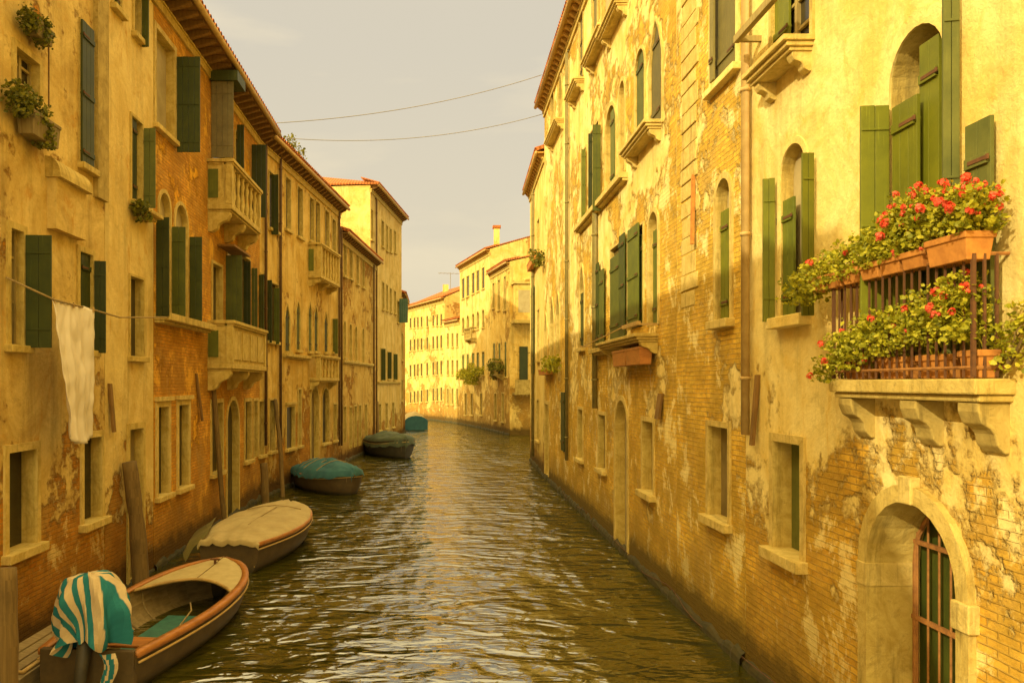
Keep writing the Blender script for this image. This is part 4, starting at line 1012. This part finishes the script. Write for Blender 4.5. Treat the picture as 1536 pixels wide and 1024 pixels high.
b3 = Boat('boat under a teal tarpaulin with pale ridge cords, third along the left wall', (-5.35, 33.4), (-3.0, 30.0), 2.0, .66, transom=.6)
o = b3.tarp(M['tarp_teal'], .52, -.02, 1.0, .1, .1, .22, 3, seed=9, wr=.14)
for u in (.3, .42, .58, .68):
    m = MB(); m.tube([b3.pt(u, x * (b3.wid(u) + .08), b3.sheer(u) + .05 + .52 * math.sin(math.pi * (.08 + .86 * u)) ** .8 * (1 - abs(x) ** 1.7)) for x in (-.7, -.4, 0, .3, .6, .85)], .014, 5); m.build('ridge_cord', M['rope'], o)
b4 = Boat('dark boat under a crumpled grey green tarpaulin, fourth along the left wall', (-3.5, 48.6), (-1.5, 44.6), 2.2, .85, hull='hull_dark', rail='hull_dark', transom=.8)
b4.tarp(M['tarp_dark'], .5, -.02, 1.0, .16, .08, .5, 2, seed=14, wr=.16)
b5 = Boat('farthest boat with a teal stern and a pale hump of canvas by the bend', (-1.55, 72), (-2.2, 77.5), 2.3, .8, hull='hull_teal', rail='hull_teal', transom=.9)
b5.tarp(M['tarp_beige'], .75, .03, .9, .05, .05, .2, 2, seed=21)
m = MB(); rs = []
for k in range(13):
    x = -1 + k / 6; zt = .85 + .45 * (1 - x * x) ** .7; rs.append([b5.pt(-.01, x * 1.05, .02), b5.pt(-.01, x * 1.05, zt), b5.pt(.02, x * 1.05, zt), b5.pt(.02, x * 1.05, .02)])
m.rings(rs); m.build('stern_screen', M['tarp_teal'], b5.root)

# ------------------------------------------------------------------ mooring poles, leaning posts, ropes
def pole(pts, r, label, group='wooden mooring poles by the left wall', mat='pole', cat='pole', name='mooring_pole'):
    m = MB(); P_ = [Vector(p) for p in pts]; n = 14; rs = []; q = []; R_ = []
    for i in range(n + 1):
        f = i / n * (len(P_) - 1); k = min(int(f), len(P_) - 2); p = P_[k].lerp(P_[k + 1], f - k)
        q.append(p + Vector((.02 * noise.noise(p * 1.7), .02 * noise.noise(p * 1.7 + Vector((5, 0, 0))), 0))); R_.append(r * (1 - .16 * i / n) * (1 + .14 * noise.noise(p * 2.3)))
    m.tube(q, R_, 12, 0); return tag(m.build(name, M[mat], None, True), label, cat, group)
pole([(-5.92, 16.35, -.8), (-6.0, 16.2, 1.4), (-6.12, 16.1, 2.62)], .17, 'thick weathered pole leaning beside the stone doorway behind the open boat')
pole([(-4.85, 9.1, -.8), (-4.9, 9.15, 1.2), (-4.93, 9.2, 2.08)], .15, 'stout mooring pole at the lower left corner of the view')
pole([(-5.95, 23.2, -.8), (-6.08, 23.0, 1.0), (-6.22, 22.6, 4.2)], .08, 'thin leaning pole beside the arched doorway above the beige boat')
pole([(-5.55, 29.6, -.8), (-5.75, 30.2, 1.5), (-6.05, 30.6, 3.6)], .09, 'dark pole leaning at the drainpipe above the teal boat')
pole([(-5.75, 27.6, -.8), (-5.85, 27.6, 1.45)], .15, 'short brown mooring post between the beige and teal boats')
pole([(-3.6, 52.3, -.8), (-3.75, 53.5, 3.0)], .1, 'far thin pole leaning on the wall by the dark boat')
def board(w, px, y0, y1, wid, label, lean=0.05, mat='beam', d=.06):
    s = w.s(px); z1, z0 = w.z(s, y0), w.z(s, y1); m = MB()
    m.prism([w.P(s - wid / 2 + lean, z0, d), w.P(s + wid / 2 + lean, z0, d), w.P(s + wid / 2 + lean, z0, d + .05), w.P(s - wid / 2 + lean, z0, d + .05)],
            [w.P(s - wid / 2, z1, .0), w.P(s + wid / 2, z1, .0), w.P(s + wid / 2, z1, .05), w.P(s - wid / 2, z1, .05)])
    return tag(m.build('wall_plank', M[mat]), label, 'plank', 'old planks fixed to the house walls')
board(wA, 162, 575, 648, .11, 'dark plank on the wall right of the hanging white sheet') if wA.s(162) < wA.L else board(wP, 163, 575, 648, .11, 'dark plank on the wall right of the hanging white sheet')
board(wB, 293, 560, 632, .1, 'slanting dark plank on the orange wall above the ground floor window pair', .35)
board(wR, 1139, 562, 668, .09, 'dark plank on brick below and right of the grey drainpipe')
board(wF, 993, 590, 628, .3, 'short rotten board beside the stone framed window on the right wall')
board(wM, 1042, 262, 368, .08, 'orange brown slanting stick on the sunlit brick near the quoins', -.12, 'terra')
# rope along the right waterline
m = MB(); pts = [Vector((4.6 + .05 * math.sin(y * 2.1) + max(0, (y - 15.3)) * .0169, y, .12 + .08 * math.sin(y * 1.3))) for y in [8 + k * .5 for k in range(48)]]
m.tube(pts, .008, 5); tag(m.build('waterline_rope', M['iron'], None, True), 'thin rope running along the foot of the right hand wall', 'rope')
def line(name, a, b, sag, r, mat, label, cat, n=24):
    m = MB(); a, b = Vector(a), Vector(b); m.tube([a.lerp(b, i / n) - Vector((0, 0, sag * 4 * (i / n) * (1 - i / n))) for i in range(n + 1)], r, 5)
    return tag(m.build(name, M[mat], None, True), label, cat)
line('overhead_cable', (-5.65, 28.6, 13.5), (4.6, 34, 17.3), .35, .014, 'cable', 'upper thin cable slung across the sky between the roofs', 'cable')
line('overhead_cable', (-5.75, 31.0, 13.7), (4.95, 35.6, 16.2), .5, .014, 'cable', 'lower sagging thin cable across the sky between the roofs', 'cable')
cA, cB_ = at(4, 414, 11.45), at(80, 449, 12.25)
pts = [wA.P(wA.s(6), wA.z(wA.s(6), 416), .03), at(80, 449, 12.25), at(138, 464, 13.6), at(180, 476, 15.0), wB.P(wB.s(236), wB.z(wB.s(236), 476), .3), wB.P(wB.s(306), wB.z(wB.s(306), 491), .3)]
m = MB(); m.tube(pts, .016, 6); tag(m.build('clothesline', M['rope'], None, True), 'washing line strung along the left wall with a white sheet on it', 'clothesline')
m = MB(); rs = []; NX, NZ = 48, 44
for j in range(NZ + 1):
    v = j / NZ; row = []
    for i in range(NX + 1):
        u = i / NX; x0, x1 = (78 + 25 * v ** .9), (141 + 3 * v - 4 * v * v); px = x0 + (x1 - x0) * u; y = 449 + 15 * u + (206 - 22 * u + 14 * math.sin(u * 3.1)) * v
        Y = 12.25 + 1.35 * u; p = at(px, y, Y); k = v ** .7
        p += Vector((.034 * math.sin(u * 23 + 1.5 * v) * k + .026 * math.sin(u * 41 + v * 3) * k + .05 * noise.noise(Vector((u * 4, v * 3, 1))) + .03 * noise.noise(Vector((u * 11 + v * 3, v * 9, 4))), 0, .012 * math.sin(u * 19) * (1 - v))); row.append(p)
    rs.append(row)
m.rings(rs, caps=False, closed=False)
tsh = NT('white_cotton'); M['sheet'] = tsh.out(tsh.mix(tsh.rng(tsh.noise(tsh.obj, 1.5, 6), .35, .7), (.72, .64, .46), (.6, .52, .35)), .9, None, .1)
o = m.build('hanging_sheet', M['sheet'], None, True); tag(o, 'white bed sheet hanging from the washing line on the left wall', 'sheet')
for u_ in (.03, .5, .97):
    m = MB(); q_ = at(78 + 63 * u_, 449 + 15 * u_, 12.25 + 1.35 * u_); m.box(q_ + Vector((.012, 0, -.01)), (.012, 0, 0), (0, .012, 0), (0, 0, .045)); m.build('clothes_peg', M['rail_pale'], o)
md = o.modifiers.new('thickness', 'SOLIDIFY'); md.thickness = .006

# ------------------------------------------------------------------ plants
def planter(name, label, box, blobs, nleaf, size, nbloom, mat='terra', leaf='leaf', cat='planter', bl=1.0, group=None, split=1, ns=14):
    """box = (wall, s0, s1, z0, z1, d0, d1)"""
    w, s0, s1, z0, z1, d0, d1 = box; c = w.P((s0 + s1) / 2, z0, (d0 + d1) / 2); r = thing(name, c, label, cat, group); m = MB()
    for i in range(split):
        a, b = s0 + (s1 - s0) * i / split, s0 + (s1 - s0) * (i + 1) / split; g = .012; t_ = .025
        A_ = [w.P(a + g + t_, z0, d0 + t_), w.P(b - g - t_, z0, d0 + t_), w.P(b - g - t_, z0, d1 - t_), w.P(a + g + t_, z0, d1 - t_)]
        B_ = [w.P(a + g, z1, d0), w.P(b - g, z1, d0), w.P(b - g, z1, d1), w.P(a + g, z1, d1)]
        m.prism(A_, B_); w.box(m, a + g - .008, b - g + .008, z1 - .045, z1 + .01, d0 - .01, d1 + .01)
    m.build('trough', M[mat], r, bevel=.008)
    m = MB(); stems(m, [w.P(random.uniform(s0 + .05, s1 - .05), z1, (d0 + d1) / 2) for _ in range(12)], blobs, ns); leaves(m, blobs, nleaf, size); fm = m
    heads = []
    for _ in range(nbloom):
        c_, rr = random.choice(blobs); v = Vector((random.gauss(-.35, .7), random.gauss(-.35, .8), random.gauss(.45, .6))).normalized()
        k_ = random.uniform(.9, 1.4); e_ = Vector((c_[0] + v.x * rr[0] * k_, c_[1] + v.y * rr[1] * k_, c_[2] + v.z * rr[2] * k_)); heads.append((c_, e_))
        bloom(r, e_, random.uniform(.55, 1.5) * bl)
    for a_, b_ in heads: fm.tube([Vector(a_), Vector(a_).lerp(b_, .6) + Vector((0, 0, .02)), b_], [.005, .004, .003], 4)
    fm.build('foliage', M[leaf], r)
    return r
def wb(s, z, d, a, b, c): p = wR.P(s, z, d); return (p, (b, a, c))
planter('flower_trough', 'row of small terracotta troughs with bushy greenery on the far balcony rail', (wR, 10.02, 12.15, ZR - .02, ZR + .13, .16, .36),
        [wb(10.35, 5.54, .26, .28, .2, .2), wb(10.75, 5.52, .28, .3, .2, .2), wb(11.15, 5.5, .28, .3, .2, .19), wb(11.55, 5.46, .3, .3, .2, .18), wb(11.95, 5.4, .3, .3, .2, .18), wb(12.3, 5.3, .34, .3, .2, .18)], 4600, .042, 9, split=6, group='planters of red geraniums on the iron balcony', bl=.75)
planter('flower_trough', 'large terracotta trough full of tall red geraniums on the near balcony rail', (wR, 9.42, 9.98, ZR - .05, ZR + .17, .13, .37),
        [wb(9.45, 5.6, .28, .2, .18, .19), wb(9.7, 5.64, .26, .25, .18, .2), wb(9.98, 5.66, .27, .27, .18, .25), wb(10.25, 5.68, .25, .26, .18, .28), wb(10.5, 5.62, .26, .25, .18, .24)], 4600, .042, 70, group='planters of red geraniums on the iron balcony', split=1, bl=.78)
for (sa, sb, hh, lab, bl_, nb_) in ((9.44, 9.72, .22, 'square clay pot with geraniums at the near end of the balcony floor', [wb(9.6, 4.76, .27, .19, .18, .24), wb(9.66, 4.98, .26, .16, .15, .15)], 9),
        (9.85, 10.3, .2, 'long clay pot with the tallest geraniums in the middle of the balcony floor', [wb(9.95, 4.82, .28, .24, .18, .24), wb(10.25, 4.72, .28, .24, .18, .2)], 9),
        (10.5, 10.95, .2, 'clay pot with bushy leaves and few flowers on the balcony floor', [wb(10.6, 4.7, .28, .26, .2, .24), wb(10.95, 4.66, .3, .28, .2, .22)], 6),
        (11.2, 11.6, .18, 'low clay pot with trailing flowers at the far corner of the balcony floor', [wb(11.35, 4.54, .3, .28, .2, .2), wb(11.75, 4.36, .34, .18, .14, .14)], 6)):
    planter('flower_pot', lab, (wR, sa, sb, 4.245, 4.245 + hh, .05, .25), bl_, 1500, .042, nb_, group='clay pots on the balcony floor', bl=.78)
def wl_(w, px, py, d, a, b, c): s = w.s(px, d); p = w.P(s, w.z(s, py, d), d); return (p, (b, a, c))
planter('flower_basket', 'dark basket of trailing plants under the top left window', (wA, wA.s(18), wA.s(62), wA.z(wA.s(40), 212), wA.z(wA.s(40), 178), .05, .32),
        [wl_(wA, 30, 150, .2, .24, .18, .24), wl_(wA, 55, 170, .2, .2, .18, .22), wl_(wA, 66, 205, .24, .14, .16, .2)], 1500, .055, 0, 'wood_door', 'leaf_dark', 'flower basket', group='flower baskets on the cream house')
planter('flower_basket', 'small hanging basket of plants near the top left corner', (wA, wA.s(32), wA.s(58), wA.z(wA.s(45), 62), wA.z(wA.s(45), 40), .05, .26),
        [wl_(wA, 44, 30, .18, .2, .15, .18), wl_(wA, 64, 48, .2, .16, .15, .22)], 900, .052, 0, 'wood_door', 'leaf_dark', 'flower basket', group='flower baskets on the cream house')
m = MB(); s = wA.s(62); m.tube([wA.P(s, wA.z(s, 60), .12), wA.P(s, wA.z(s, 160), .12)], .012, 5); tag(m.build('basket_cord', M['iron']), 'thin cord hanging between the two flower baskets', 'cord')
def bush(name, label, blobs, n, size, leaf='leaf_dark', cat='plant', ns=10, base=None):
    c = blobs[0][0]; r = thing(name, c, label, cat); m = MB(); leaves(m, blobs, n, size); m.build('leaves', M[leaf], r)
    m = MB(); stems(m, base or [Vector(c) - Vector((0, 0, blobs[0][1][2]))], blobs, ns, .008); m.build('stems', M['pole'], r)
bush('ledge_plant', 'tuft of ivy on the ledge under the narrow house window', [wl_(wP, 214, 318, .2, .16, .16, .2), wl_(wP, 205, 308, .15, .12, .12, .14)], 420, .07)
bush('roof_weed', 'small weeds growing on the ochre house roof edge', [((-5.75, 32.2, 13.85), (.3, .7, .25)), ((-5.6, 33.4, 13.75), (.25, .6, .22))], 260, .1, ns=16)
planter('window_box', 'window box of drying plants high on the narrow gold house', (wN, wN.s(812), wN.s(800), wN.z(wN.s(806), 398), wN.z(wN.s(806), 388), .05, .35), [wl_(wN, 802, 384, .25, .5, .25, .3), wl_(wN, 808, 388, .25, .5, .25, .35)], 380, .12, 0, 'terra', 'leaf_dark', 'window box')
planter('window_box', 'low window box with light green plants at the far end of the yellow house', (wF, wF.s(832), wF.s(819), wF.z(wF.s(825), 562), wF.z(wF.s(825), 554), .05, .35), [wl_(wF, 822, 548, .25, .6, .25, .3), wl_(wF, 830, 546, .25, .6, .25, .35)], 380, .11, 0, 'terra', 'leaf', 'window box')
planter('window_box', 'reddish empty window box hung under the shutter ledge of the yellow house', (wF, wF.s(985), wF.s(940), wF.z(wF.s(962), 548), wF.z(wF.s(962), 524), .08, .36), [wl_(wF, 950, 524, .2, .12, .08, .05)], 30, .05, 0, 'rail', 'leaf_dark', 'window box', split=2, ns=3)
bush('balcony_plants', 'greenery spilling along the balcony of the gold house at the bend', [(wG1.P(3.0, 5.8, .5), (.5, 1.1, .5)), (wG1.P(4.4, 5.6, .5), (.45, .8, .35)), (wG1.P(1.8, 5.5, .4), (.4, .8, .3)), (wG1.P(3.6, 5.0, .5), (.3, .6, .5))], 1100, .14, 'leaf_dark')
bush('facade_creeper', 'bushy creeper on the wall of the tall cream house at the bend', [(wG2.P(2.5, 5.3, .5), (.6, 1.2, .45)), (wG2.P(4.5, 4.7, .6), (.7, 1.5, .6)), (wG2.P(6.8, 5.2, .5), (.6, 1.5, .5)), (wG2.P(9.0, 5.0, .4), (.5, 1.3, .4)), (wG2.P(5.6, 5.8, .3), (.3, 1.0, .4))], 2400, .15, 'leaf')
# perch pole outside the long row of green shutters
m = MB(); sa, sb = wF.s(990), wF.s(893); z = wF.z(wF.s(955), 495); wF.box(m, min(sa, sb) - .1, min(sa, sb) + 1.3, z - .03, z + .05, .42, .5); pts = [wF.P(min(sa, sb) + 1.3, z + .03, .46), wF.P((sa + sb) / 2, z - .06, .46), wF.P(max(sa, sb), z - .15, .4)]; m.tube(pts, .015, 5)
for s in (min(sa, sb) + .1, max(sa, sb)): wF.box(m, s - .02, s + .02, z - .16 if s > sa + 2 else z - .025, z + .02 if s < sa + 2 else z - .12, -.02, .46)
tag(m.build('drying_line', M['rail_pale']), 'wooden bar and cord for laundry outside the row of green shutters', 'clothesline')

bush('wall_vine', 'thin vine trailing on the sunlit wall right of the flower balcony', [(wR.P(9.1, 4.72, .06), (.06, .28, .14)), (wR.P(9.3, 4.5, .1), (.08, .2, .2))], 420, .045, 'leaf', base=[wR.P(9.35, 4.3, .1)])
m = MB(); c = wF1.P(4.5, 0, -2.5)
m.tube([c + Vector((0, 0, 14)), c + Vector((0, 0, 17))], .04, 6); m.tube([c + Vector((-1.4, -.3, 16.9)), c + Vector((1.4, .3, 16.9))], .03, 5)
for k in range(6): m.tube([c + Vector((-1.2 + .48 * k + .1, -.25 + .1 * k - .5, 16.9)), c + Vector((-1.2 + .48 * k - .1, -.25 + .1 * k + .5, 16.9))], .018, 4)
tag(m.build('roof_aerial', M['cable']), 'thin television aerial on the orange roof across the far bend', 'aerial')
